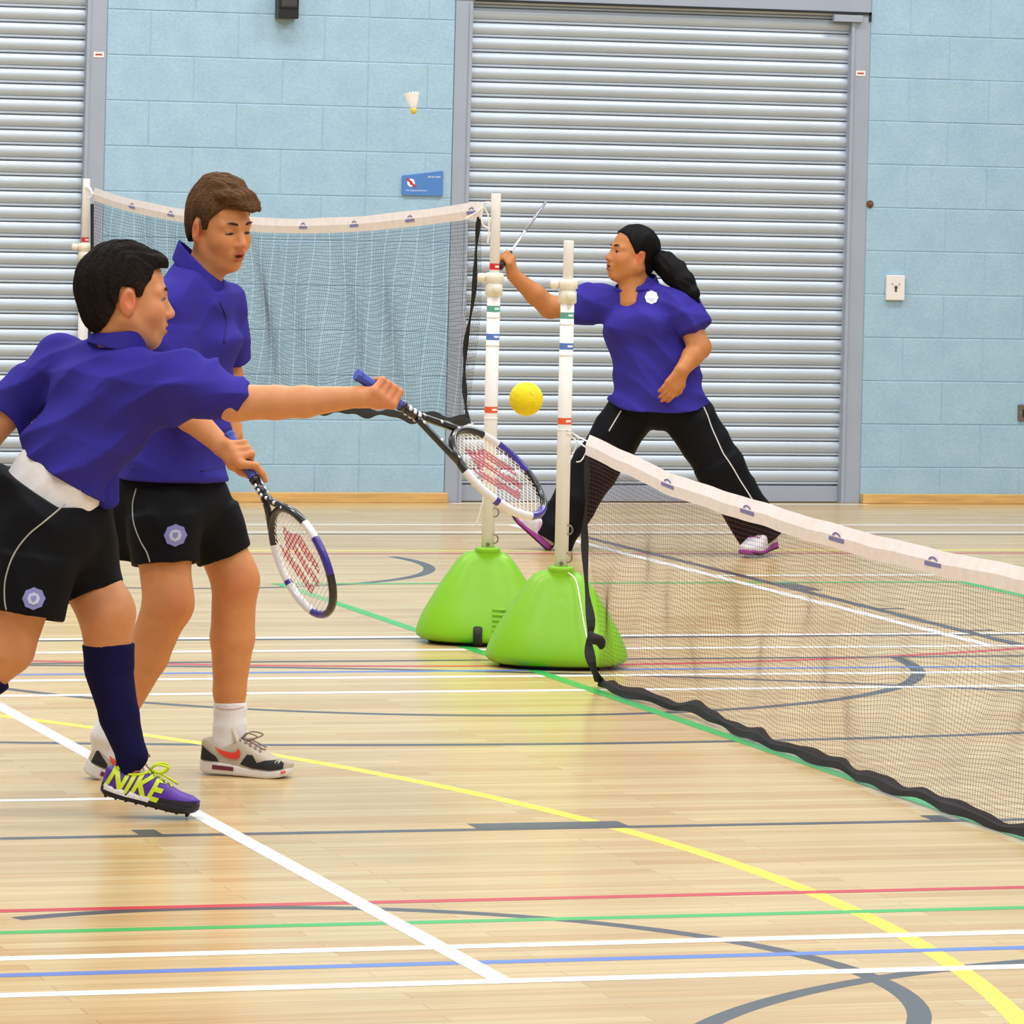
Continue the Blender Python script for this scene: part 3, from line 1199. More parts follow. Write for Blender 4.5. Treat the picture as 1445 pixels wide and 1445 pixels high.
dpn = float(pole_n @ FWD) - 0.026
te = top[0]
cord('tie_cord', [at(800, 606, dpn), at(815, 616, dpn + 0.01), te + np.array([0, 0, 0.012])], nn, off)
cord('tie_cord', [at(801, 611, dpn), at(813, 622, dpn), te + np.array([0, 0, -0.01])], nn, off)
cord('tie_cord', [at(817, 618, dpn), at(812, 632, dpn), at(806, 645, dpn - 0.01), at(802, 657, dpn - 0.01)], nn, off, 0.002)
cord('tie_cord', [te, at(826, 640, dpn + 0.03), at(820, 650, dpn + 0.03), at(813, 652, dpn + 0.03)], nn, off, 0.002)
cord('guy_cord', [at(797, 805, dpn), at(812, 818, dpn - 0.04), at(819, 850, dpn - 0.10), at(824, 880, dpn - 0.14), at(829, 903, dpn - 0.17)], nn, off, 0.0024)

# high net at the back (runs from the taller stand to the far left stand)
fn = empty('high_net', (5.2, 19.7, 0))
tag(fn, 'high badminton net with white top tape stretched behind the boys', 'net')
pf = FS + RGT * 0.008 - FWD * 0.035
pl = LS + RGT * 0.008 - FWD * 0.035
dirn = nrm(pl - pf)
off = np.array([5.2, 19.7, 0])
pn = np.cross(dirn, [0, 0, 1.0])


def on_plane(x, y):
    d = ray(x, y)
    return CAM + d * (((pf - CAM) @ pn) / (d @ pn))


tops = np.array([on_plane(x, y) for x, y in ((680, 296), (640, 301), (580, 309), (520, 315), (470, 318), (430, 319), (370, 318), (320, 313), (243, 302), (188, 291), (150, 280), (131, 273))])
NT = 330
T_ = np.linspace((tops[0] - pf) @ dirn, (tops[-1] - pf) @ dirn, NT)
tz = np.interp(T_, (tops - pf) @ dirn, tops[:, 2])
tz = np.convolve(np.pad(tz, 8, mode='edge'), np.ones(17) / 17, 'valid')
top = pf[None] + np.outer(T_, dirn)
top[:, 2] = tz
bots = np.array([on_plane(x, y) for x, y in ((660, 592), (600, 588), (540, 584), (500, 578), (446, 580))])
tb = np.linspace((bots[0] - pf) @ dirn, T_[-1] + 0.02, NT)
bot = pf[None] + np.outer(tb, dirn)
zb = np.interp(tb, (bots - pf) @ dirn, bots[:, 2])
bot[:, 2] = np.where(tb > (bots[-1] - pf) @ dirn, bots[-1, 2] + 0.03 * np.sin((tb - (bots[-1] - pf) @ dirn) * 1.1), zb)
bot[:, 2] += 0.006 * np.sin(tb * 12)
TH = 0.030


def rip_far(u, v):
    w = math.sin(math.pi * min(1, v * 1.0))
    X = w * (0.02 * np.sin(u * 25 + 2 * v) + 0.01 * np.sin(u * 60 + 5 * v))
    Y = w * (0.008 * np.sin(u * 19 + 4 * v) + 0.003 * np.sin(u * 55 + 3 * v))
    Z = w * (0.008 * np.sin(u * 37 + 6 * v) + 0.004 * np.sin(u * 83 + 11 * v) + 0.003 * np.sin(v * 140 + 7 * np.sin(u * 23)))
    return np.stack([X, Y, Z], 1)


tdn = top.copy()
tdn[:, 2] -= TH
net_mesh('mesh_cord', tdn - off, bot - off, 300, 54, 0.0007, M_NETG, fn, rip=rip_far)
wob = 0.0015 * np.sin(T_ * 7)
tA, tB = top.copy(), top.copy()
tA[:, 2] += TH + wob
tB[:, 2] -= TH
tp = band('top_tape', (tA - off)[::3], (tB - off)[::3], M_TAPE, fn, 0.006)
bA, bB = bot.copy(), bot.copy()
bw = 0.016 + 0.006 * np.sin(tb * 9) + 0.004 * np.sin(tb * 23)
bA[:, 2] += bw
bB[:, 2] -= bw
band('hem_tape', (bA - off)[::2], (bB - off)[::2], M_BORD, fn, 0.005)
for px in (188, 243, 430, 502, 580, 667):
    q = on_plane(px, 300)
    k = int(np.argmin(abs(T_ - (q - pf) @ dirn)))
    al = nrm(top[min(k + 3, NT - 1)] - top[max(k - 3, 0)]) * -1
    tape_mark(top[k] - off, al, np.array([0, 0, 1.0]), -pn if pn @ FWD > 0 else pn, 0.027, tp)
sd = [on_plane(x, y) for x, y in ((676, 306), (672, 350), (668, 420), (658, 480), (655, 530), (657, 570), (661, 598))]
sp_ = curve_pts(sd, 26) - off
w2 = 0.007 + 0.003 * np.sin(np.arange(26) * 1.1)
band('side_hem', sp_ - np.outer(w2, RGT), sp_ + np.outer(w2, RGT), M_BORD, fn, 0.004)
dpl0 = float(pl @ FWD) - 0.05
sd = [at(x, y, dpl0) for x, y in ((130, 288), (130, 340), (129, 390), (127, 440), (126, 490))]
sp_ = curve_pts(sd, 20) - off
w2 = np.full(20, 0.008)
band('side_hem', sp_ - np.outer(w2, RGT), sp_ + np.outer(w2, RGT), M_BORD, fn, 0.005)
dpf = float(pf @ FWD) - 0.03
cord('tie_cord', [top[0], at(684, 287, dpf), at(692, 286, dpf)], fn, off, 0.004)
cord('tie_cord', [at(683, 288, dpf), at(679, 305, dpf), at(682, 318, dpf), at(690, 322, dpf)], fn, off, 0.003)
cord('tie_cord', [at(683, 292, dpf), at(689, 305, dpf), at(690, 325, dpf), at(688, 345, dpf)], fn, off, 0.003)
cord('tie_cord', [at(681, 293, dpf), at(670, 301, dpf), at(656, 309, dpf)], fn, off, 0.003)
cord('tie_cord', [at(661, 598, dpf), at(668, 625, dpf), at(680, 660, dpf), at(684, 690, dpf), at(678, 720, dpf), at(672, 741, dpf)], fn, off, 0.0022)
cord('tie_cord', [at(650, 604, dpf), at(660, 600, dpf), at(668, 598, dpf)], fn, off, 0.0025)
dpl = float(pl @ FWD) - 0.03
cord('tie_cord', [top[-1], at(126, 265, dpl), at(120, 264, dpl)], fn, off, 0.006)
cord('tie_cord', [at(124, 266, dpl), at(129, 276, dpl), at(124, 280, dpl)], fn, off, 0.004)

# ------------------------------------------------------------------ ball and shuttlecock
pb = at(742.5, 563, 12.95)
bm = bmesh.new()
bmesh.ops.create_icosphere(bm, subdivisions=4, radius=0.0445)
ball = empty('foam_ball', tuple(pb))
tag(ball, 'yellow foam ball in mid air beside the white poles', 'ball')
link('foam', bm_mesh('foam', bm, True), ball, mat('yellow_foam', 'F5DC0A', 0.75, noise=0.06, scale=90, bump=0.002))
ff = Field().ell((0, 0, 0), (0.0445, 0.0445, 0.0445))
pts = [RGT * (0.019 + 0.009 * math.cos(a)) + np.array([0, 0, 0.021 + 0.011 * math.sin(a)]) for a in np.linspace(0, 2 * math.pi, 14, endpoint=False)]
pp = ff.project(pts, -FWD, 0.03, 0.0006)
link('printed_mark', pydata('printed_mark', pp, [tuple(range(14))]), ball, mat('orange_print', 'F0B050', 0.7))

ps = at(584, 157, 21.9)
sh = empty('shuttlecock', tuple(ps))
sh.matrix_world = Matrix.Translation(tuple(ps)) @ Matrix.Rotation(-PSI, 4, 'Z') @ Matrix.Rotation(math.radians(-9), 4, 'Y') @ Matrix.Rotation(math.radians(-12), 4, 'X')
tag(sh, 'white shuttlecock with yellow tip flying in front of the blue wall', 'shuttlecock')
lathe('cork', [(0.002, -0.0135), (0.008, -0.0115), (0.012, -0.005), (0.0132, 0.004), (0.0132, 0.012)], mat('yellow_cork', 'DCC23C', 0.6), sh, 20)
M_FEA = mat('white_feather', 'F4F2F0', 0.6)
for k in range(14):
    a = 2 * math.pi * k / 14
    c, s = math.cos(a), math.sin(a)
    t_ = np.array([-s, c, 0])
    r0, r1, r2 = np.array([0.011 * c, 0.011 * s, 0.010]), np.array([0.024 * c, 0.024 * s, 0.048]), np.array([0.0335 * c, 0.0335 * s, 0.078])
    V = [r0 - t_ * 0.0012, r0 + t_ * 0.0012, r1 + t_ * 0.007, r2 + t_ * 0.0065, r2 + np.array([0, 0, 0.004]), r2 - t_ * 0.0065, r1 - t_ * 0.007]
    n = len(V)
    up_ = np.array([c, s, -0.3]) * 0.0006
    VV = [v + up_ for v in V] + [v - up_ for v in V]
    link('feather', pydata('feather', VV, [tuple(range(n)), tuple(reversed(range(n, 2 * n)))] + [(i, n + i, n + (i + 1) % n, (i + 1) % n) for i in range(n)]), sh, M_FEA)
lathe('binding', [(0.0165, 0.0265), (0.0172, 0.028), (0.0165, 0.0295)], M_FEA, sh, 20)

# ------------------------------------------------------------------ rackets
M_GRIP = mat('blue_grip', '3B4FB0', 0.6, noise=0.06, scale=80)
M_RBLK = mat('racket_black', '1B1A1C', 0.3, coat=0.4)
M_RWHT = mat('racket_white', 'E8E6EA', 0.3, coat=0.4)
M_RPUR = mat('racket_purple', '3B2C96', 0.3, coat=0.4)
M_STR = mat('white_string', 'F0ECE8', 0.5)
M_STRR = mat('red_stencil_string', 'C8606A', 0.5)


def frame_matrix(p0, p1, nh):
    x = nrm(np.array(p1) - np.array(p0))
    z = np.array(nh, float)
    z = nrm(z - x * (z @ x))
    y = np.cross(z, x)
    return Matrix(((x[0], y[0], z[0], p0[0]), (x[1], y[1], z[1], p0[1]), (x[2], y[2], z[2], p0[2]), (0, 0, 0, 1)))


WPOLY = [  # broad W stencil, three slanted bars with an apex, in head units (x along the shaft, y across)
    [(-0.62, -0.50), (-0.42, -0.62), (0.52, -0.40), (0.56, -0.14), (-0.38, -0.34)],
    [(-0.46, -0.22), (-0.32, -0.12), (0.60, -0.02), (0.60, 0.20), (-0.34, 0.12)],
    [(-0.40, 0.26), (-0.24, 0.20), (0.50, 0.36), (0.36, 0.56), (-0.36, 0.50)],
    [(-0.80, 0.05), (-0.50, -0.30), (-0.36, -0.36), (-0.30, 0.42), (-0.40, 0.46), (-0.58, 0.14)]]


def inside(poly, x, y):
    c = False
    n = len(poly)
    for i in range(n):
        x1, y1 = poly[i]
        x2, y2 = poly[(i + 1) % n]
        if (y1 > y) != (y2 > y) and x < (x2 - x1) * (y - y1) / (y2 - y1) + x1:
            c = not c
    return c


def tennis_racket(p0, p1, nh, label, white_side=1):
    L = float(np.linalg.norm(np.array(p1) - np.array(p0)))
    t = empty('tennis_racket')
    t.matrix_world = frame_matrix(p0, p1, nh)
    tag(t, label, 'racket', 'tennis rackets held by the boys')
    ha, hb = 0.158, 0.118
    hc = L - ha
    g = tube('grip', [(0.0, 0, 0), (0.006, 0, 0), (0.016, 0, 0), (0.155, 0, 0)], [0.0165, 0.0185, 0.0155, 0.0145], M_GRIP, t, 8, flat=0.88, smooth=False)
    tube('grip_collar', [(0.150, 0, 0), (0.162, 0, 0)], [0.0155, 0.0150], M_RBLK, g, 10)
    sh_ = tube('shaft', [(0.158, 0, 0), (0.215, 0, 0)], [0.0125, 0.0125], M_RBLK, t, 10)
    for k in range(3):
        box('silver_stripe', (0.170 + k * 0.016, -0.009, -0.0131), (0.180 + k * 0.016, 0.009, 0.0131), M_RWHT, sh_, 0.002)
    for s in (-1, 1):
        th = tube('throat_arm', curve_pts([(0.208, s * 0.006, 0), (0.245, s * 0.022, 0), (hc - ha * 0.86, s * hb * 0.56, 0)], 8), 0.0098, M_RBLK, t, 8)
        for k, q in enumerate(curve_pts([(0.225, s * 0.015, 0), (hc - ha * 0.9, s * hb * 0.5, 0)], 3)):
            bmx = bmesh.new()
            bmesh.ops.create_icosphere(bmx, subdivisions=1, radius=0.0062, matrix=Matrix.Translation((q[0], q[1], 0.0065)))
            link('silver_dot', bm_mesh('silver_dot', bmx, True), th, M_RWHT)
    N = 72
    pts, mats = [], []
    for k in range(N):
        a = 2 * math.pi * k / N
        pts.append((hc + ha * math.cos(a), hb * math.sin(a), 0))
    V, F = tube_vf(pts, 0.0105, 8, True, False, 1.15, (0, 0, 1))
    me = pydata('head_frame', V, F, True)
    for m_ in (M_RBLK, M_RWHT, M_RPUR):
        me.materials.append(m_)
    idx = []
    for f in range(len(F)):
        a = (f // 8) / N * 360
        if white_side < 0:
            a = 360 - a
        i = 0
        if 12 < a < 48:
            i = 2
        elif 48 <= a < 138:
            i = 1 if not (92 < a < 97 or 70 < a < 73) else 2
        elif 360 - 90 < a < 360 - 46:
            i = 2
        elif 360 - 106 < a <= 360 - 90:
            i = 1
        idx.append(i)
    me.polygons.foreach_set('material_index', idx)
    hf = link('head_frame', me, t)
    tube('bridge', [(hc + ha * math.cos(math.pi * s_), hb * math.sin(math.pi * s_), 0) for s_ in np.linspace(0.82, 1.18, 9)], 0.009, M_RBLK, t, 8)
    wp, rp = [], []
    r = 0.0009

    def run(fix, horiz):
        # string along x (horiz) at y=fix, else along y at x=fix; split by the stencil
        if horiz:
            e = ha * math.sqrt(max(0, 1 - (fix / hb) ** 2)) - 0.006
        else:
            e = hb * math.sqrt(max(0, 1 - (fix / ha) ** 2)) - 0.006
        n = 46
        cuts = np.linspace(-e, e, n + 1)
        state, start = None, cuts[0]
        for i in range(n):
            m_ = (cuts[i] + cuts[i + 1]) / 2
            xx, yy = (m_, fix) if horiz else (fix, m_)
            st = any(inside(p, xx / (ha * 0.92), yy / (hb * 0.95) * -white_side) for p in WPOLY)
            if state is None:
                state = st
            if st != state:
                emit(fix, start, cuts[i], horiz, state)
                start, state = cuts[i], st
        emit(fix, start, cuts[-1], horiz, state)

    def emit(fix, a_, b_, horiz, red):
        p = [(hc + a_, fix, 0), (hc + b_, fix, 0)] if horiz else [(hc + fix, a_, 0), (hc + fix, b_, 0)]
        (rp if red else wp).append(tube_vf(p, r * (1.9 if red else 1.0), 4, False, False, 1.0, (0, 0, 1)))
    for y in np.linspace(-hb * 0.9, hb * 0.9, 18):
        run(y, True)
    for x in np.linspace(-ha * 0.92, ha * 0.92, 22):
        run(x, False)
    for nm, lst, m_ in (('strings', wp, M_STR), ('string_stencil', rp, M_STRR)):
        V, F = merge(lst)
        o_ = link(nm, pydata(nm, V, F), t, m_)
        o_['kind'] = 'stuff'
    return t


def badminton_racket(p0, p1, nh, label):
    L = float(np.linalg.norm(np.array(p1) - np.array(p0)))
    t = empty('badminton_racket')
    t.matrix_world = frame_matrix(p0, p1, nh)
    tag(t, label, 'racket')
    ha, hb = 0.125, 0.098
    hc = L - ha
    tube('grip', [(0, 0, 0), (0.01, 0, 0), (0.15, 0, 0), (0.17, 0, 0)], [0.0145, 0.0135, 0.0115, 0.008], M_RUB, t, 8, smooth=False)
    tube('shaft', [(0.165, 0, 0), (hc - ha + 0.004, 0, 0)], [0.0055, 0.0050], M_RWHT, t, 8)
    tube('throat_joint', [(hc - ha - 0.02, 0, 0), (hc - ha + 0.006, 0, 0)], [0.0055, 0.0075], M_RWHT, t, 8)
    V, F = tube_vf([(hc + ha * math.cos(a), hb * math.sin(a), 0) for a in np.linspace(0, 2 * math.pi, 48, endpoint=False)], 0.0055, 6, True, False, 1.1, (0, 0, 1))
    link('head_frame', pydata('head_frame', V, F, True), t, mat('racket_silver', 'A8A4B4', 0.3, metal=0.4))
    lst = []
    for y in np.linspace(-hb * 0.88, hb * 0.88, 18):
        e = ha * math.sqrt(1 - (y / hb) ** 2)
        lst.append(tube_vf([(hc - e, y, 0), (hc + e, y, 0)], 0.0007, 4, False, False, 1, (0, 0, 1)))
    for x in np.linspace(-ha * 0.9, ha * 0.9, 20):
        e = hb * math.sqrt(1 - (x / ha) ** 2)
        lst.append(tube_vf([(hc + x, -e, 0), (hc + x, e, 0)], 0.0007, 4, False, False, 1, (0, 0, 1)))
    V, F = merge(lst)
    o_ = link('strings', pydata('strings', V, F), t, M_STR)
    o_['kind'] = 'stuff'
    return t
# racket placements (also used by the hands)
DA, DB, DC = 12.72, 13.62, 22.0
RA0, RA1 = at(503, 528, DA - 0.16), at(766, 712, DA + 0.10)
RB0, RB1 = at(322, 612, DB - 0.26), at(466, 860, DB - 0.50)
RC0, RC1 = at(706, 377, DC + 0.02), at(762, 296, DC + 0.60)
UPZ = np.array([0, 0, 1.0])
tennis_racket(RA0, RA1, nrm(-FWD * 0.50 + (RGT * 0.57 + UPZ * 0.82) * 0.87), 'tennis racket swung out level by the dark-haired boy, tip at the pole', -1)
tennis_racket(RB0, RB1, nrm(-FWD * 0.60 - (RGT * 0.86 + UPZ * 0.5) * 0.8), 'tennis racket held low in front of his leg by the brown-haired boy', -1)
badminton_racket(RC0, RC1, nrm(RGT * 0.82 - UPZ * 0.57), 'slim badminton racket raised edge-on beside the tall white pole')

# ------------------------------------------------------------------ people: toolkit
def frus(f, a, b, r1, r2, k=0.02, op='add', flat=1.0, vdir=(0, 1, 0), rnd=0.004):
    a, b = np.array(a, float), np.array(b, float)
    L = np.linalg.norm(b - a)
    u = (b - a) / L
    v = np.array(vdir, float)
    v = nrm(v - u * (v @ u))
    w = np.cross(u, v)

    def fn(P):
        q = P - a
        t = q @ u
        r = r1 + (r2 - r1) * np.clip(t / L, 0, 1)
        rad = np.sqrt((q @ w) ** 2 + ((q @ v) / flat) ** 2) * min(1, (1 + flat) / 2)
        d1 = rad - r + rnd
        d2 = np.abs(t - L / 2) - L / 2 + rnd
        return np.minimum(np.maximum(d1, d2), 0) + np.sqrt(np.maximum(d1, 0) ** 2 + np.maximum(d2, 0) ** 2) - rnd
    r = max(r1, r2) * max(1, flat) + 0.01
    f._add(fn, np.minimum(a, b) - r, np.maximum(a, b) + r, k, op)
    return f


def folds(specs, amp):
    def fn(P):
        d = 0
        for (dx, dy, dz), fr, ph, w in specs:
            q = P[..., 0] * dx + P[..., 1] * dy + P[..., 2] * dz
            m = P[..., 0] * dz - P[..., 2] * dx + P[..., 1] * 0.6
            t = q * fr + ph + 1.7 * np.sin(m * fr * 0.23 + ph * 2)
            e = 0.55 + 0.45 * np.sin(m * fr * 0.31 + ph * 3 + q * 5)
            d = d + w * e * (0.45 * np.sin(t) - 1.1 * (1 - np.abs(np.sin(t / 2 + 0.6))) ** 2 + 0.25)
        return amp * d
    return fn


def sleeve(f, root_, sh_, end, r0, r1, k=0.045, rr=None):
    """sleeve with a rounded shoulder and a clean open cuff"""
    mid = sh_ + (end - sh_) * 0.5
    rm = (r0 + r1) / 2
    f.cone(root_, sh_, rr or r0, r0 * 0.94, k)
    f.cone(sh_, mid, r0 * 0.94, rm, 0.03)
    frus(f, sh_ + (end - sh_) * 0.35, end, rm, r1, 0.02)


def cuff(f, sh_, end, r1):
    u = nrm(end - sh_)
    frus(f, end - u * 0.022, end + u * 0.03, r1 - 0.015, r1 - 0.013, 0, 'sub')


class Person:
    def __init__(self, d0, base_px, label):
        self.d0 = d0
        b = at(base_px[0], base_px[1], d0)
        self.base = np.array([b[0], b[1], 0.0])
        self.root = empty('person', tuple(self.base), -PSI)
        tag(self.root, label, 'person', 'players in purple polo shirts')

    def W(self, w):
        q = np.array(w) - self.base
        return np.array([q @ RGT, q @ FWD, q[2]])

    def L(self, x, y, dd=0.0):
        return self.W(at(x, y, self.d0 + dd))

    def D(self, w):
        w = np.array(w)
        return np.array([w @ RGT, w @ FWD, w[2]])


VIEW = np.array([0, -1.0, 0])     # local direction towards the camera


class Head:
    def __init__(self, O, yaw, pitch, roll, s):
        """yaw 0 = image right, +90 = towards the camera, 180 = image left; pitch + = up"""
        a, p = math.radians(yaw), math.radians(pitch)
        f = np.array([math.cos(a) * math.cos(p), -math.sin(a) * math.cos(p), math.sin(p)])
        l = nrm(np.cross([0, 0, 1.0], f))
        u = np.cross(f, l)
        r = math.radians(roll)
        l, u = l * math.cos(r) + u * math.sin(r), u * math.cos(r) - l * math.sin(r)
        self.A = np.array([f, l, u])
        self.O = np.array(O)
        self.s = s

    def __call__(self, x, y, z):
        return self.O + self.s * (self.A[0] * x + self.A[1] * y + self.A[2] * z)

    def inv(self, P):
        return ((P - self.O) @ self.A.T) / self.s

    def build(self, f, jaw=1.0, mouth=0.0035, full=0.0, nose=1.0, lid=0.0):
        s, A, H = self.s, self.A, self
        e = lambda c, R, k, op='add': f.ell(H(*c), np.array(R) * s, A, k * s, op)
        e((-0.015, 0, 0.034), (0.101, 0.077, 0.092), 0.02)
        e((0.028, 0, -0.042), (0.062, 0.060 + full, 0.078), 0.035)
        f.cone(H(0.056, 0, -0.094), H(0.066, 0, -0.098), s * 0.024, s * 0.019, 0.025 * s)
        for q in (-1, 1):
            f.cone(H(-0.008, q * (0.056 + full * .6), -0.050), H(0.048, q * 0.020, -0.098), s * (0.018 + full), s * 0.016, 0.028 * s)
            e((0.050, q * (0.034 + full * .4), -0.030), (0.034, 0.029, 0.032), 0.02)
            f.cone(H(0.082, q * 0.010, 0.021), H(0.064, q * 0.046, 0.019), s * 0.010, s * 0.010, 0.016 * s)
            e((0.096, q * 0.031, 0.003), (0.016, 0.0165, 0.011), 0.012, 'sub')
            e((0.0700, q * 0.031, 0.0085 - lid), (0.0152, 0.0165, 0.0085), 0.003)
            e((0.0690, q * 0.031, -0.0105), (0.0150, 0.0160, 0.0075), 0.004)
            e((0.094 + 0.002 * nose, q * 0.0115, -0.037), (0.010, 0.008, 0.008), 0.008)
            # ear
            c, s_ = math.cos(0.35), math.sin(0.35)
            EA = np.array([A[0] * c + q * A[1] * -s_ * -1, A[1] * c - q * A[0] * s_, A[2]])
            f.ell(H(-0.012, q * 0.080, -0.010), np.array((0.021, 0.0085, 0.033)) * s, EA, 0.008 * s)
            f.ell(H(-0.006, q * 0.090, -0.006), np.array((0.011, 0.007, 0.018)) * s, EA, 0.006 * s, 'sub')
            f.cone(H(-0.004, q * 0.078, -0.034), H(-0.006, q * 0.078, -0.040), s * 0.009, s * 0.007, 0.006 * s)
        f.cone(H(0.083, 0, 0.008), H(0.100 + 0.006 * nose, 0, -0.031), s * 0.0085, s * 0.0115, 0.013 * s)
        e((0.076, 0, -0.066), (0.022, 0.027, 0.022), 0.016)
        e((0.0935, 0, -0.0605), (0.0085, 0.021, 0.0060), 0.005)
        e((0.0915, 0, -0.0750), (0.0095, 0.018, 0.0075), 0.005)
        e((0.102, 0, -0.0675), (0.016, 0.019, mouth), 0.003, 'sub')

    def spots(self, skin, lip='A8483C', blush='D07852'):
        H, s = self, self.s
        sp = [(H(0.060, q * 0.042, -0.034), 0.048 * s, blush, 0.35) for q in (-1, 1)]
        sp += [(H(-0.010, q * 0.083, -0.010), 0.040 * s, 'CC5A40', 0.55) for q in (-1, 1)]
        sp += [(H(0.107, 0, -0.034), 0.024 * s, blush, 0.4)]
        sp += [(H(0.095, y, -0.0605), 0.0105 * s, lip, 0.8) for y in (-0.014, -0.007, 0, 0.007, 0.014)]
        sp += [(H(0.095, y, -0.0750), 0.0115 * s, lip, 0.8) for y in (-0.012, -0.005, 0.005, 0.012)]
        sp += [(H(0.088, y, -0.0675), 0.0075 * s, '4A1814', 0.9) for y in (-0.014, -0.007, 0, 0.007, 0.014)]
        return sp

    def eyes(self, root, look=(1, 0, 0), iris='3A2416', brow='2E1C12', lid=0.0):
        H, s = self, self.s
        for q in (-1, 1):
            c = H(0.0700, q * 0.031, -0.0010)
            bm = bmesh.new()
            bmesh.ops.create_uvsphere(bm, u_segments=20, v_segments=14, radius=0.0140 * s)
            me = bm_mesh('eye', bm, True)
            lk = nrm(look)
            lk = lk[0] * self.A[0] + lk[1] * self.A[1] + lk[2] * self.A[2]
            for m_ in (mat('eye_white', 'BDB2A8', 0.3), mat('iris_' + iris, iris, 0.2)):
                me.materials.append(m_)
            idx = []
            for p in me.polygons:
                idx.append(1 if nrm(np.array(p.center)) @ lk > 0.80 else 0)
            me.polygons.foreach_set('material_index', idx)
            o = link('eye', me, root)
            o.location = tuple(c)
            # lashes / lid line
            ln = [H(0.0795 - 0.02 * abs(t) ** 2, q * 0.031 + t * 0.0165, 0.0085 - 0.006 * t * t - lid) for t in np.linspace(-1, 1, 7)]
            tube('eyelash', [H(0.0862 - 0.0070 * t * t - (0.003 if q * t > 0 else 0) * abs(t), q * 0.031 + t * 0.0155, 0.0035 - 0.0050 * t * t - lid) for t in np.linspace(-1, 1, 7)], [0.0006 * s, 0.0014 * s, 0.0018 * s, 0.0018 * s, 0.0018 * s, 0.0014 * s, 0.0006 * s], mat('lash_dark', '241712', 0.7), root, 5)
            pts = [H(0.0912 - 0.0085 * ((t + 1) / 2) ** 1.5, q * (0.012 + 0.036 * (t + 1) / 2), 0.0225 + 0.006 * math.sin((t + 1) / 2 * 2.3)) for t in np.linspace(-1, 1, 8)]
            tube('eyebrow', pts, [0.002 * s, 0.0036 * s, 0.004 * s, 0.004 * s, 0.0037 * s, 0.003 * s, 0.002 * s, 0.0008 * s], mat('brow_' + brow, brow, 0.8), root, 6)


def hair_field(H, thick=0.009, top=0.012, line=None, fringe=None, comb=(1.0, 0.25, 0.2), amp=0.0022, fr=260):
    f = Field()
    s, A = H.s, H.A
    f.ell(H(-0.016, 0, 0.036), np.array((0.101 + thick, 0.078 + thick, 0.092 + top)) * s, A)
    f.ell(H(-0.050, 0, -0.022), np.array((0.054 + thick, 0.052 + thick, 0.070)) * s, A, 0.03 * s)
    for c, R in (fringe or []):
        f.ell(H(*c), np.array(R) * s, A, 0.018 * s)
    xs, zs = line or ([-0.15, -0.06, -0.040, -0.030, -0.022, 0.008, 0.014, 0.030, 0.036, 0.050, 0.062, 0.075, 0.14],
                      [-0.075, -0.072, -0.055, -0.020, 0.030, 0.030, -0.012, -0.008, 0.025, 0.040, 0.060, 0.068, 0.066])

    def cut(P):
        q = H.inv(P)
        return (np.interp(q[..., 0], xs, zs) - q[..., 2]) * s * 0.7
    f._add(cut, None_lo, None_hi, 0, 'cut')

    def disp(P):
        q = H.inv(P)
        c = q[..., 0] * comb[0] + q[..., 1] * comb[1] * 3 + q[..., 2] * comb[2]
        a = q[..., 1] * 1.0 - q[..., 0] * comb[1]
        return amp * (np.sin(a * fr + 2 * np.sin(c * 40)) + 0.7 * np.sin(a * fr * 0.43 + 1.3 + 3 * np.sin(c * 23)) + 0.5 * np.sin(c * 90 + a * 50))
    f.disp = disp
    return f


def grip_hand(f, C, a, p, wrist, side=1, rho=0.0165, sz=1.0, index_ext=0.0, spread=0.0195):
    """hand closed round a handle: C centre, a axis towards the head, p towards the back of the hand"""
    a = nrm(a)
    p = np.array(p, float)
    p = nrm(p - a * (p @ a))
    q = np.cross(a, p) * side
    R = rho + 0.0085 * sz

    def pt(s, deg, rr=R):
        t = math.radians(deg)
        return C + a * s + (p * math.cos(t) + q * math.sin(t)) * rr
    S = [1.5 * spread, 0.5 * spread, -0.5 * spread, -1.5 * spread]
    rad = [0.0098, 0.0100, 0.0095, 0.0085]
    for i in range(4):
        kn = pt(S[i] - 0.002 * i, -12, R + 0.007)
        f.cone(wrist + (kn - wrist) * 0.06, kn, 0.0175 * sz, 0.0128 * sz, 0.014)
        if i == 0 and index_ext:
            pts = [kn, pt(S[i] + 0.022, 60, R + 0.002), pt(S[i] + 0.045, 95), pt(S[i] + 0.062, 120)]
        else:
            pts = [kn, pt(S[i] + 0.004, 72, R + 0.004), pt(S[i] + 0.003, 150, R), pt(S[i], 222, R - 0.001)]
        f.chain(pts, [0.0120 * sz, rad[i] * 1.04 * sz, rad[i] * 0.95 * sz, rad[i] * 0.80 * sz], 0.005)
    # heel of the hand and thumb
    f.cone(wrist, pt(0.0, -45, R + 0.006), 0.024 * sz, 0.017 * sz, 0.012)
    f.chain([wrist + (C - wrist) * 0.35 + q * -0.008, pt(0.006, -80, R + 0.006), pt(0.030, -120, R + 0.001), pt(0.050, -150, R)], [0.018 * sz, 0.0145 * sz, 0.0108 * sz, 0.0090 * sz], 0.010)


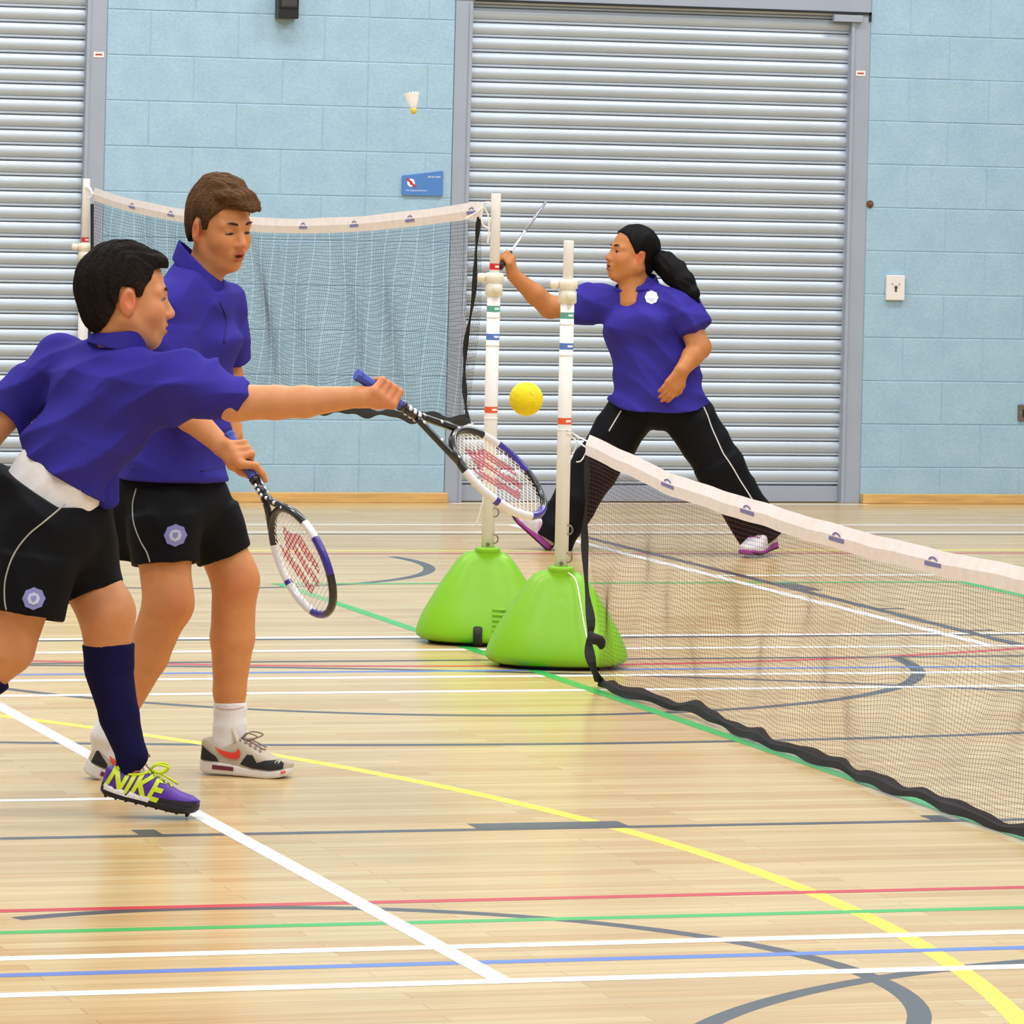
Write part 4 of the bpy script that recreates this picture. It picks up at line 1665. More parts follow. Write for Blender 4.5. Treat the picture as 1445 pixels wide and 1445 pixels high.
def open_hand(f, wrist, d, n, side=1, sz=1.0, curl=(18, 28, 20), thumb=1.0):
    """relaxed hand: d pointing along the palm, n out of the back of the hand"""
    d = nrm(d)
    n = np.array(n, float)
    n = nrm(n - d * (n @ d))
    w = np.cross(d, n) * side          # towards the thumb
    off = [0.030, 0.010, -0.010, -0.029]
    ln = [0.070, 0.078, 0.072, 0.056]
    palm = 0.085 * sz
    for i in range(4):
        kn = wrist + d * (palm - 0.004 * abs(i - 1)) + w * off[i] * sz
        f.cone(wrist + w * off[i] * 0.45 * sz, kn, 0.016 * sz, 0.0125 * sz, 0.014)
        dd, q = d.copy(), kn
        nn_ = n.copy()
        pts = [kn]
        for j, fr in enumerate((0.45, 0.31, 0.24)):
            t = math.radians(curl[j])
            dd, nn_ = dd * math.cos(t) - nn_ * math.sin(t), nn_ * math.cos(t) + dd * math.sin(t)
            q = q + dd * ln[i] * fr * sz * 1.15
            pts.append(q)
        f.chain(pts, [0.0105 * sz, 0.0098 * sz, 0.0088 * sz, 0.0074 * sz], 0.004)
    q = wrist + d * 0.02 * sz + w * 0.020 * sz
    f.chain([q, q + d * 0.032 * sz + w * 0.022 * sz - n * 0.008, q + d * 0.060 * sz + w * 0.028 * sz - n * 0.016, q + d * 0.082 * sz + w * 0.026 * sz - n * 0.022],
            [0.0165 * sz, 0.0125 * sz, 0.0108 * sz, 0.0085 * sz], 0.008)


def decal(name, fld, poly, O, U, V, n, m, parent, lift=0.0016, start=0.07, maxe=0.012):
    """thin patch that hugs an implicit surface"""
    bm = bmesh.new()
    vs = [bm.verts.new((x, y, 0)) for x, y in poly]
    bm.faces.new(vs)
    bmesh.ops.triangulate(bm, faces=bm.faces[:])
    for _ in range(4):
        es = [e for e in bm.edges if e.calc_length() > maxe]
        if not es:
            break
        bmesh.ops.subdivide_edges(bm, edges=es, cuts=1)
        bmesh.ops.triangulate(bm, faces=[f_ for f_ in bm.faces if len(f_.verts) > 3])
    P = np.array([O + U * v.co.x + V * v.co.y for v in bm.verts])
    Q = fld.project(P, n, start, lift)
    for v, q in zip(bm.verts, Q):
        v.co = tuple(q)
    me = bm_mesh(name, bm, True)
    return link(name, me, parent, m)


def decal_vf(name, fld, VF, O, U, V, n, m, parent, lift=0.0016, start=0.07, maxe=0.007):
    Vv, F = VF
    bm = bmesh.new()
    vs = [bm.verts.new((v[0], v[1], 0)) for v in Vv]
    for f_ in F:
        try:
            bm.faces.new([vs[i] for i in f_])
        except ValueError:
            pass
    bmesh.ops.triangulate(bm, faces=bm.faces[:])
    for _ in range(5):
        es = [e for e in bm.edges if e.calc_length() > maxe]
        if not es:
            break
        bmesh.ops.subdivide_edges(bm, edges=es, cuts=1)
        bmesh.ops.triangulate(bm, faces=[f_ for f_ in bm.faces if len(f_.verts) > 3])
    P = np.array([O + U * v.co.x + V * v.co.y for v in bm.verts])
    Q = fld.project(P, n, start, lift)
    for v, q in zip(bm.verts, Q):
        v.co = tuple(q)
    return link(name, bm_mesh(name, bm, True), parent, m)


def piping(name, fld, pts, n, r, m, parent, start=0.07):
    P = curve_pts(pts, 26)
    Q = fld.project(P, n, start, r * 0.4)
    return tube(name, Q, r, m, parent, 5)


def badge(fld, O, U, V, n, r, parent, tone='8386C2', inner='C4C4DC'):
    pts = []
    for k in range(16):
        a = math.pi * 2 * k / 16
        q = r * (1.0 if k % 2 == 0 else 0.90)
        pts.append((q * math.cos(a), q * math.sin(a)))
    b = decal('badge', fld, pts, O, U, V, n, mat('badge_' + tone, tone, 0.7), parent, 0.002)
    decal('badge_crest', fld, [(x * 0.55, y * 0.55) for x, y in pts], O, U, V, n, mat('badge_' + inner, inner, 0.7), b, 0.003)
    sh_ = [(-0.22, 0.25), (0.24, 0.25), (0.22, -0.05), (0.0, -0.30), (-0.22, -0.05)]
    decal('badge_shield', fld, [(x * r, y * r) for x, y in sh_], O, U, V, n, mat('badge_' + tone, tone, 0.7), b, 0.004)


class Shoe:
    def __init__(self, heel, toe, up, width=1.0):
        self.x = nrm(np.array(toe) - np.array(heel))
        z = np.array(up, float)
        self.z = nrm(z - self.x * (z @ self.x))
        self.y = np.cross(self.z, self.x)
        self.o = np.array(heel)
        self.L = float(np.linalg.norm(np.array(toe) - np.array(heel)))
        self.w = width

    def __call__(self, x, y, z):
        return self.o + self.x * x * self.L + self.y * y + self.z * z

    def q(self, P):
        r = P - self.o
        return (r @ self.x) / self.L, r @ self.y, r @ self.z

    def half(self, t):
        return 1.12 * self.w * np.interp(t, [0, 0.02, 0.06, 0.15, 0.35, 0.55, 0.75, 0.88, 0.95, 0.985, 1.0], [0.004, 0.018, 0.029, 0.035, 0.033, 0.039, 0.045, 0.040, 0.028, 0.016, 0.003])

    def bb(self):
        c = [self(x, y, z) for x in (-0.05, 1.05) for y in (-0.06, 0.06) for z in (-0.02, 0.15)]
        return np.min(c, 0), np.max(c, 0)

    def sole(self, hs=(0.036, 0.024)):
        f = Field()

        def fn(P):
            t, y, z = self.q(P)
            h = np.interp(t, [0, 0.3, 0.6, 1.0], [hs[0], hs[0] * 0.95, hs[1], hs[1] * 0.95])
            lift = 0.014 * np.clip((t - 0.72) / 0.28, 0, 1) ** 2 + 0.006 * np.clip((0.08 - t) / 0.08, 0, 1) ** 2
            d1 = np.maximum((np.abs(y) - self.half(t) - 0.003) * 0.8, (np.abs(t - 0.5) - 0.5) * self.L - 0.002)
            d2 = np.abs(z - lift - h / 2) - h / 2
            r = 0.005
            a, b = d1 + r, d2 + r
            return np.minimum(np.maximum(a, b), 0) + np.sqrt(np.maximum(a, 0) ** 2 + np.maximum(b, 0) ** 2) - r
        lo, hi = self.bb()
        f.custom(fn, lo, hi)
        return f

    def upper(self, hs=(0.03, 0.02), top=(0.090, 0.098, 0.082, 0.088, 0.100, 0.078, 0.056, 0.046, 0.030)):
        f = Field()

        def fn(P):
            t, y, z = self.q(P)
            tp = np.interp(t, [0, 0.08, 0.22, 0.33, 0.44, 0.60, 0.78, 0.92, 1.0], top)
            lift = 0.014 * np.clip((t - 0.72) / 0.28, 0, 1) ** 2
            w = self.half(t) + 0.001
            zz = z - lift - 0.010
            rho = ((np.abs(y) / w) ** 3.6 + (np.abs(zz) / (tp - 0.010)) ** 3.6) ** (1 / 3.6) + 1e-6
            d = (rho - 1) * np.minimum(w, tp) * 0.75
            d = np.maximum(d, (np.abs(t - 0.5) - 0.5) * self.L - 0.001)
            return np.maximum(d, -(z - 0.006 - lift))
        lo, hi = self.bb()
        f.custom(fn, lo, hi)
        return f

    def legs(self, f, ankle):
        """bare foot inside the shoe so that the body stays one piece"""
        f.cone(ankle, self(0.22, 0, 0.045), 0.034, 0.024, 0.02)
        f.cone(self(0.22, 0, 0.04), self(0.80, 0, 0.032), 0.022, 0.016, 0.02)


M_SHIRT = mat('purple_polo_jersey', '37308F', 0.9, spec=0.12, noise=0.07, scale=160)
M_SHORT = mat('black_polyester', '0B0B10', 0.7, spec=0.15)
M_SOCKW = mat('white_sock_knit', 'E8E6E6', 0.9, noise=0.05, scale=150)
M_SOCKN = mat('navy_sock_knit', '17143F', 0.9, spec=0.12, noise=0.08, scale=150)
M_UNDER = mat('white_vest_cotton', 'EDE6E2', 0.9, noise=0.03, scale=60)
M_PIPE = mat('grey_piping', 'A8A49C', 0.7)
M_PIPEW = mat('white_piping', 'D8D6D6', 0.7)
M_LACE = mat('grey_lace', '9A8A80', 0.8)


def skin_mat(name, tone):
    return mat(name, tone, 0.5, spec=0.3, noise=0.05, scale=40, attr='tone', sss=0.06)

# ================================================================== brown-haired boy standing (B)
B = Person(DB, (290, 1098), 'brown-haired boy in purple polo and black shorts looking down, standing behind the other boy')
L = B.L
SK = skin_mat('skin_boys', 'CE8A57')
body = Field()
hd = Head(L(311, 320, 0.0), 46, -10, 3, 0.965)
hd.build(body, mouth=0.0055, lid=0.004)
lat = np.array([math.sin(math.radians(38)), math.cos(math.radians(38)), 0])     # his left
pel, wai, che, nek = L(248, 690), L(256, 600), L(270, 480), L(280, 405)
body.ecap(pel, wai, (0.10, 0.07), (0.10, 0.07), lat, 0.03)
body.ecap(wai, che, (0.10, 0.07), (0.11, 0.075), lat, 0.03)
body.ecap(che, L(277, 430), (0.11, 0.075), (0.07, 0.055), lat, 0.03)
body.cone(L(277, 420), hd(-0.02, 0, -0.055), 0.055, 0.050, 0.03)
rs, ls = L(238, 436, -0.12), L(313, 434, 0.12)
re, rw = L(244, 566, -0.16), L(312, 628, -0.26)
body.chain([che + (L(277, 425) - che) * 0.6, rs, re], [0.05, 0.046, 0.042], 0.03)
body.chain([re, re + (rw - re) * 0.35, rw], [0.041, 0.040, 0.027], 0.015)
le, lw = L(322, 530, 0.20), L(318, 580, 0.06)
body.chain([che + (L(277, 425) - che) * 0.6, ls, le], [0.05, 0.042, 0.040], 0.03)
body.chain([le, lw], [0.040, 0.028], 0.015)
open_hand(body, lw, (0.25, -0.1, -0.9), (0.6, -0.6, 0.1), -1, 0.9, (40, 50, 30))
# right leg (trailing) and left leg
shr = Shoe(L(117, 1089, -0.10), L(222, 1131, -0.05), (0.28, 0, 0.9))
shl = Shoe(L(283, 1088, 0.08), L(413, 1099, 0.02), (0, 0, 1))
rk, ra = L(236, 852, -0.12), L(150, 1044, -0.09)
body.chain([L(228, 705, -0.07), L(232, 780, -0.10), rk, L(208, 925, -0.09), ra], [0.075, 0.074, 0.066, 0.058, 0.036], 0.03)
body.ell(L(243, 848, -0.135), (0.046, 0.044, 0.060), None, 0.045)
lk, la = L(331, 822, 0.08), L(324, 1030, 0.08)
body.chain([L(280, 705, 0.07), L(312, 770, 0.08), lk, L(328, 900, 0.09), L(324, 975, 0.09), la], [0.072, 0.066, 0.062, 0.061, 0.045, 0.037], 0.03)
body.ell(L(337, 816, 0.065), (0.044, 0.044, 0.060), None, 0.045)
shr.legs(body, ra)
shl.legs(body, la)
# racket hand
ax = B.D(RB1 - RB0)
ax = nrm(ax)
gc = B.W(RB0) + ax * 0.078
grip_hand(body, gc, ax, np.array([-0.35, -0.85, 0.35]), rw, -1, 0.0165, 1.02, index_ext=1.0)
me, V = body.mesh('body', 0.0036)
paint(me, V, 'CE8A57', hd.spots('CE8A57') + [(rk + np.array([0.03, -0.05, 0]), 0.07, 'C8714E', 0.4), (lk + np.array([0.02, -0.05, 0]), 0.07, 'C8714E', 0.4), (gc, 0.07, 'C87850', 0.4)])
link('body', me, B.root, SK)
hd.eyes(B.root, (0.85, 0.0, -0.5), lid=0.004)
hr = hair_field(hd, 0.006, 0.024, fringe=[((0.058, -0.005, 0.106), (0.045, 0.062, 0.022)), ((0.086, 0.012, 0.084), (0.026, 0.046, 0.016)), ((0.105, 0.022, 0.070), (0.016, 0.026, 0.009)), ((0.0, 0.0, 0.130), (0.06, 0.05, 0.018))], comb=(1, 0.5, 0.2), amp=0.0022, fr=330,
                line=([-0.15, -0.075, -0.055, -0.030, -0.022, 0.006, 0.012, 0.024, 0.030, 0.050, 0.062, 0.080, 0.14], [-0.060, -0.058, -0.040, -0.012, 0.030, 0.028, -0.004, 0.0, 0.026, 0.052, 0.068, 0.066, 0.058]))
me, V = hr.mesh('hair', 0.0035)
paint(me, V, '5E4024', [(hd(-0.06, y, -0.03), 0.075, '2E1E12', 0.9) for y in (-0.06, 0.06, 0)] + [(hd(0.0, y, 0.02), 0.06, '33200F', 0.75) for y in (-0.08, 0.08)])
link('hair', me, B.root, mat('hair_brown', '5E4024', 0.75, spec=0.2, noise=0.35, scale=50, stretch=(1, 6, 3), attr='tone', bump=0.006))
# polo shirt
sf = Field()
sf.ecap(L(243, 692), L(254, 600), (0.172, 0.142), (0.148, 0.114), lat, 0.03)
sf.ecap(L(256, 600), L(270, 480), (0.146, 0.112), (0.150, 0.114), lat, 0.03)
sf.ecap(L(270, 480), L(276, 438), (0.150, 0.114), (0.105, 0.080), lat, 0.03)
sf.cone(L(277, 425), L(279, 412), 0.078, 0.066, 0.03)
sle, slf = re + (rs - re) * 0.30, le + (ls - le) * 0.22
sf.cone(L(266, 392, 0.0), rs, 0.056, 0.062, 0.05)
sf.cone(L(284, 402, 0.02), ls, 0.052, 0.058, 0.05)
sleeve(sf, L(272, 436), rs, sle, 0.070, 0.076)
sleeve(sf, L(280, 436), ls, slf, 0.064, 0.070)
sf.disp = folds([((0.3, 0.2, 0.9), 50, 0.3, 1.0), ((0.9, 0.1, 0.3), 42, 1.1, 0.9), ((-0.6, 0.2, 0.7), 75, 2.0, 0.6)], 0.0075)
sf.ecap(L(246, 720), L(250, 668), (0.136, 0.098), (0.132, 0.095), lat, 0, 'sub')
sf.plane(L(247, 677), (-0.02, 0, -1))
sf.cone(L(300, 392, -0.02), L(322, 416, -0.10), 0.040, 0.016, 0.004, 'sub')
shirt = link('polo_shirt', sf.mesh('polo_shirt', 0.005)[0], B.root, M_SHIRT)
cf = Field()
cf.ecap(L(270, 418), L(283, 350), (0.086, 0.086), (0.062, 0.068), lat, 0)
cf.ecap(L(270, 418), L(284, 344), (0.074, 0.074), (0.052, 0.057), lat, 0, 'sub')
cf.plane(L(288, 373), nrm((0.66, -0.05, 0.72)))
cf.plane(L(283, 405), nrm((-0.66, 0, -0.72)))
cf.cone(L(322, 396, -0.05), L(334, 424, -0.12), 0.016, 0.030, 0.002, 'sub')
link('collar', cf.mesh('collar', 0.004)[0], shirt, M_SHIRT)
piping('placket', sf, [L(312, 424), L(319, 442), L(321, 462), L(319, 482)], VIEW, 0.003, mat('purple_seam', '2A2770', 0.9), shirt)
piping('hem_seam', sf, [L(190, 656), L(225, 663), L(265, 664), L(300, 660), L(318, 655)], VIEW, 0.0018, mat('purple_seam', '2A2770', 0.9), shirt)
# shorts
st = Field()
st.ecap(L(247, 672), L(247, 712), (0.142, 0.106), (0.154, 0.118), lat, 0.02)
st.cone(L(230, 716, -0.06), L(231, 745, -0.09), 0.092, 0.098, 0.03)
frus(st, L(230, 730, -0.08), L(234, 797, -0.10), 0.100, 0.094, 0.02)
st.cone(L(278, 712, 0.06), L(298, 745, 0.075), 0.098, 0.088, 0.03)
frus(st, L(292, 725, 0.075), L(317, 785, 0.08), 0.092, 0.080, 0.02)
st.cone(L(200, 690, 0.0), L(190, 740, 0.0), 0.085, 0.070, 0.03)
frus(st, L(192, 720, 0.0), L(180, 790, 0.0), 0.07, 0.055, 0.03)
frus(st, L(233.5, 790, -0.10), L(235, 812, -0.10), 0.080, 0.080, 0, 'sub')
frus(st, L(314.5, 778, 0.08), L(322, 796, 0.08), 0.068, 0.068, 0, 'sub')
st.disp = folds([((0.9, 0.2, 0.2), 55, 0.3, 1.0), ((0.5, 0.1, 0.8), 70, 1.7, 0.5)], 0.0025)
shorts = link('shorts', st.mesh('shorts', 0.005)[0], B.root, M_SHORT)
badge(st, L(247, 756, -0.2), np.array([1, 0, 0]), np.array([0, 0, 1.0]), VIEW, 0.031, shorts)
piping('side_piping', st, [L(189, 692, -.2), L(184, 715, -.2), L(187, 740, -.2), L(197, 765, -.2), L(206, 780, -.2), L(211, 794, -.2)], VIEW, 0.0020, M_PIPE, shorts)
# socks
k1 = Field()
frus(k1, L(325, 991, 0.09), L(324, 1060, 0.08), 0.0475, 0.043, 0)
k1.cone(la, shl(0.22, 0, 0.06), 0.041, 0.028, 0.02)
k1.disp = folds([((0.1, 0.1, 1), 160, 0, 1.0)], 0.0010)
sk = link('sock', k1.mesh('sock', 0.004)[0], B.root, M_SOCKW)
piping('sock_mark', k1, [L(302, 1001, 0), L(312, 1003, 0), L(330, 1003, 0), L(342, 1001, 0)], VIEW, 0.0014, mat('faded_red', 'C8A8A8', 0.8), sk)
k2 = Field()
frus(k2, L(170, 1000, -0.09), ra, 0.045, 0.043, 0)
k2.cone(ra, shr(0.20, 0, 0.06), 0.044, 0.036, 0.02)
link('sock', k2.mesh('sock', 0.004)[0], B.root, M_SOCKW)
# shoes
M_UPG = mat('stone_mesh', 'B9AD98', 0.85, noise=0.08, scale=200)
M_SOLW = mat('white_foam_sole', 'E2DEDA', 0.5)
M_SWR = mat('orange_red_vinyl', 'E23A28', 0.5)
M_MUD = mat('black_suede', '1E1D1F', 0.8)


def trainer(sh, root, near):
    """stone running shoe: near = local y sign of the side that faces the camera"""
    t = sh.upper().mesh('shoe', 0.004)[0]
    o = link('shoe', t, root, M_UPG)
    uf = sh.upper()
    so = sh.sole()
    s_ = link('sole', so.mesh('sole', 0.004)[0], o, M_SOLW)
    n = sh.y * near
    U, Vv = sh.x * sh.L, sh.z
    dc = lambda nm, poly, m, f=uf, lift=0.002, par=o: decal(nm, f, poly, sh.o, U * 1.0, Vv, n, m, par, lift, 0.07, 0.02)
    sc = 1.0
    # all polygons: x as fraction of the length, y in metres
    dc('swoosh', [(0.17, 0.076), (0.25, 0.058), (0.33, 0.048), (0.42, 0.046), (0.46, 0.052), (0.465, 0.068), (0.435, 0.078), (0.425, 0.070), (0.40, 0.064), (0.33, 0.064), (0.25, 0.068)], M_SWR, lift=0.004)
    dc('mudguard', [(0.47, 0.034), (0.60, 0.026), (0.80, 0.024), (0.93, 0.030), (0.93, 0.046), (0.88, 0.054), (0.74, 0.050), (0.655, 0.042), (0.60, 0.062), (0.54, 0.062)], M_MUD, lift=0.003)
    dc('heel_counter', [(0.02, 0.036), (0.24, 0.036), (0.20, 0.050), (0.13, 0.060), (0.03, 0.076)], M_MUD, lift=0.003)
    dc('air_window', [(0.17, 0.014), (0.40, 0.013), (0.40, 0.024), (0.17, 0.026)], mat('maroon_plastic', '6E2030', 0.4), so, 0.002, s_)
    dc('toe_bumper', [(0.91, 0.016), (0.955, 0.020), (0.955, 0.038), (0.93, 0.034)], M_SWR, so, 0.003, s_)
    # tongue, laces
    tf = Field()
    tf.ecap(sh(0.42, 0, 0.085), sh(0.335, 0, 0.128), (0.030, 0.008), (0.026, 0.008), sh.y, 0)
    link('tongue', tf.mesh('tongue', 0.004)[0], o, mat('cream_tongue', 'D8CDB8', 0.85))
    for k in range(5):
        x = 0.42 + k * 0.055
        P = uf.project([sh(x + 0.02 * abs(y) / 0.024, y, 0.12) for y in np.linspace(-0.026, 0.026, 7)], sh.z, 0.05, 0.002)
        tube('lace', P, 0.0026, M_LACE, o, 5)
    lo = sh(0.43, 0, 0.100)
    for s1 in (1, -1):
        tube('lace_bow', curve_pts([lo, lo + sh.x * 0.02 + sh.y * 0.020 * s1 + sh.z * 0.018, lo + sh.x * 0.052 + sh.y * 0.030 * s1 + sh.z * 0.012, lo + sh.x * 0.03 + sh.y * 0.018 * s1, lo], 18), 0.0024, M_LACE, o, 5)
        tube('lace_end', curve_pts([lo, lo + sh.x * 0.03 + sh.y * 0.014 * s1 - sh.z * 0.006, lo + sh.x * 0.066 + sh.y * 0.020 * s1 - sh.z * 0.022], 9), 0.0024, M_LACE, o, 5)


trainer(shl, B.root, -1)
trainer(shr, B.root, -1)

# ================================================================== dark-haired boy reaching (A)
A_ = Person(DA, (170, 1165), 'dark-haired boy with long navy socks reaching out his racket, seen from behind at left')
L = A_.L
body = Field()
hd = Head(L(180, 421, 0.0), -13, -2, -3, 1.07)
hd.build(body)
lat = nrm(np.array([-0.80, 0.60, 0]))
lat = nrm(np.array([-0.84, 0.50, 0.12]))
pel, wai, che, nek = L(60, 745), L(96, 645), L(150, 540), L(172, 490)
body.ecap(pel, wai, (0.09, 0.07), (0.09, 0.07), lat, 0.03)
body.ecap(wai, che, (0.09, 0.07), (0.10, 0.07), lat, 0.03)
body.cone(che, L(168, 510), 0.07, 0.06, 0.03)
body.cone(L(165, 505), hd(-0.025, 0, -0.05), 0.056, 0.052, 0.03)
ls, rs = L(80, 512, 0.12), L(255, 540, -0.12)
re, rw = L(390, 568, -0.16), L(506, 560, -0.16)
body.chain([che, rs, L(330, 568, -0.15), re], [0.05, 0.046, 0.048, 0.042], 0.03)
body.chain([re, L(430, 567, -0.16), rw], [0.042, 0.040, 0.0265], 0.015)
le, lw = L(-22, 618, 0.10), L(-62, 745, 0.0)
body.chain([che, ls, le, lw], [0.05, 0.042, 0.042, 0.028], 0.03)
open_hand(body, lw, (-0.1, -0.1, -0.95), (-0.8, -0.4, 0.1), 1, 0.95)
ax = nrm(A_.D(RA1 - RA0))
gc = A_.W(RA0) + ax * 0.088
grip_hand(body, gc, ax, np.array([-0.25, -0.90, 0.1]), rw, -1, 0.0165, 1.0)
# legs: left forward (image right), right trailing (image left)
shf = Shoe(L(141, 1119, 0.02), L(277, 1152, 0.04), (0.2, 0, 1))
lk, la = L(150, 868, 0.04), L(186, 1066, 0.03)
body.chain([L(98, 745, 0.08), L(125, 815, 0.06), lk, L(153, 935, 0.05), L(168, 1010, 0.04), la], [0.075, 0.074, 0.070, 0.057, 0.044, 0.035], 0.03)
body.ell(L(157, 862, 0.025), (0.046, 0.050, 0.062), None, 0.045)
rk, ra = L(12, 915, -0.09), L(-105, 1040, -0.05)
body.chain([L(50, 755, -0.08), L(32, 840, -0.10), rk, L(-40, 965, -0.08), ra], [0.075, 0.076, 0.066, 0.058, 0.036], 0.03)
shb = Shoe(L(-165, 1050, -0.04), L(-95, 1150, -0.03), (0.75, 0, 0.6))
shf.legs(body, la)
shb.legs(body, ra)
me, V = body.mesh('body', 0.0036)
paint(me, V, 'D08E60', hd.spots('D08E60') + [(gc, 0.075, 'CC6A4C', 0.5), (lk, 0.10, 'C87850', 0.3)])
link('body', me, A_.root, SK)
hd.eyes(A_.root, (1, 0, -0.1))
hr = hair_field(hd, 0.010, 0.013, fringe=[((0.060, 0, 0.090), (0.034, 0.06, 0.022)), ((-0.055, 0, 0.03), (0.074, 0.070, 0.074))], amp=0.0024, fr=420,
                line=([-0.16, -0.075, -0.055, -0.038, -0.030, 0.004, 0.010, 0.024, 0.030, 0.044, 0.052, 0.075, 0.14], [-0.105, -0.095, -0.070, -0.030, 0.026, 0.024, 0.000, 0.004, 0.028, 0.045, 0.070, 0.078, 0.074]))
me, V = hr.mesh('hair', 0.004)
paint(me, V, '17110E', [(hd(-0.03, y, -0.05), 0.06, '33241A', 0.7) for y in (-0.06, 0.06)] + [(hd(0.02, y, 0.01), 0.05, '2E2018', 0.7) for y in (-0.08, 0.08)])
link('hair', me, A_.root, mat('hair_black', '17110E', 0.8, spec=0.15, noise=0.35, scale=90, stretch=(1, 3, 1), attr='tone', bump=0.006))
# shirt
sf = Field()
sf.ecap(L(86, 690), L(104, 640), (0.138, 0.117), (0.132, 0.112), lat, 0.03)
sf.ecap(L(104, 640), L(150, 555), (0.132, 0.112), (0.150, 0.112), lat, 0.03)
sf.ecap(L(150, 555), L(163, 520), (0.150, 0.112), (0.110, 0.075), lat, 0.03)
sf.cone(L(168, 505), L(172, 492), 0.075, 0.064, 0.03)
sf.cone(L(150, 575), L(240, 562, -0.10), 0.105, 0.075, 0.05)
sl1, sl2 = L(348, 568, -0.15), L(4, 584, 0.11)
sleeve(sf, L(180, 535, -0.04), rs, sl1, 0.078, 0.058)
sleeve(sf, L(140, 530, 0.04), ls, sl2, 0.070, 0.070)
sf.disp = folds([((-0.35, 0.1, 0.95), 46, 0.2, 1.0), ((-0.55, 0.2, 0.8), 75, 1.3, 0.7), ((0.2, 0.3, 0.9), 40, 2.2, 0.7)], 0.0115)
sf.ecap(L(76, 725), L(88, 680), (0.112, 0.092), (0.110, 0.090), lat, 0, 'sub')
sf.plane(L(90, 672), nrm(np.array([-0.50, 0.0, -0.86])))
shirt = link('polo_shirt', sf.mesh('polo_shirt', 0.005)[0], A_.root, M_SHIRT)
fl = Field()
fl.ecap(L(140, 640, -0.03), L(153, 708, -0.03), (0.050, 0.030), (0.028, 0.020), (0.9, 0.2, 0.4), 0.01)
fl.disp = folds([((0.9, 0.2, 0.2), 70, 0.3, 1.0)], 0.002)
link('shirt_tail', fl.mesh('shirt_tail', 0.004)[0], shirt, M_SHIRT)
cf = Field()
cf.ecap(L(164, 496), L(180, 456), (0.084, 0.078), (0.072, 0.070), lat, 0)
cf.ecap(L(164, 496), L(181, 450), (0.076, 0.070), (0.065, 0.063), lat, 0, 'sub')
cf.plane(L(179, 466), nrm((-0.10, 0.0, 0.95)))
cf.plane(L(164, 492), nrm((-0.2, 0, -0.95)))
link('collar', cf.mesh('collar', 0.004)[0], shirt, M_SHIRT)
# undershirt band
un = Field()
un.ecap(L(62, 722), L(92, 656), (0.142, 0.118), (0.122, 0.101), lat, 0.02)
un.disp = folds([((0.6, 0.2, 0.7), 80, 0.2, 1.0), ((-0.3, 0.4, 0.8), 120, 1.1, 0.6)], 0.0016)
link('undershirt', un.mesh('undershirt', 0.005)[0], A_.root, M_UNDER)
# shorts
st = Field()
st.ecap(L(48, 692), L(62, 760), (0.146, 0.122), (0.156, 0.134), lat, 0.02)
st.cone(L(58, 745, -0.07), L(48, 805, -0.09), 0.112, 0.104, 0.03)
frus(st, L(50, 790, -0.09), L(37, 870, -0.11), 0.104, 0.098, 0.02)
st.cone(L(95, 745, 0.08), L(112, 790, 0.065), 0.108, 0.098, 0.03)
st.cone(L(108, 722, 0.02), L(114, 770, 0.04), 0.094, 0.096, 0.02)
frus(st, L(108, 778, 0.07), L(131, 838, 0.055), 0.100, 0.088, 0.02)
frus(st, L(38, 862, -0.11), L(34, 886, -0.11), 0.084, 0.084, 0, 'sub')
frus(st, L(129, 831, 0.055), L(137, 852, 0.05), 0.075, 0.075, 0, 'sub')
wp1, wn1, wp2 = L(50, 688), nrm(np.array([0.50, 0.0, 0.86])), L(100, 712)
st._add(lambda P: np.minimum((P - wp1) @ wn1, P[..., 2] - wp2[2]), None_lo, None_hi, 0, 'cut')
st.disp = folds([((0.8, 0.2, 0.4), 50, 0.3, 1.0), ((0.4, 0.1, 0.9), 66, 1.7, 0.6)], 0.003)
shorts = link('shorts', st.mesh('shorts', 0.005)[0], A_.root, M_SHORT)
badge(st, L(45, 847, -0.25), np.array([1, 0, 0]), np.array([0, 0, 1.0]), VIEW, 0.029, shorts)
piping('side_piping', st, [L(86, 716, -.25), L(60, 738, -.25), L(36, 758, -.25), L(16, 785, -.25), L(4, 820, -.25), L(3, 850, -.25), L(8, 872, -.25)], VIEW, 0.0022, M_PIPE, shorts)
# long socks
for pts, rad in (([L(153, 908, 0.05), L(154, 945, 0.05), L(168, 1010, 0.04), la, shf(0.20, 0, 0.055)], [0.0690, 0.0630, 0.051, 0.040, 0.026]),
                 ([L(-8, 944, -0.085), L(-40, 968, -0.08), L(-75, 1005, -0.065), ra, shb(0.20, 0, 0.055)], [0.062, 0.062, 0.052, 0.043, 0.026])):
    k = Field()
    frus(k, pts[0], pts[1], rad[0], rad[1], 0.01)
    k.chain(pts[1:], rad[1:], 0.01)
    k.disp = folds([((0.2, 0.1, 1), 55, 0.4, 1.0)], 0.0012)
    link('long_sock', k.mesh('long_sock', 0.0045)[0], A_.root, M_SOCKN)
M_PURP = mat('purple_synthetic', '53249A', 0.5, noise=0.06, scale=60)
M_VOLT = mat('volt_print', 'D2E61E', 0.5)
M_BSOL = mat('black_turf_sole', '17141A', 0.6)


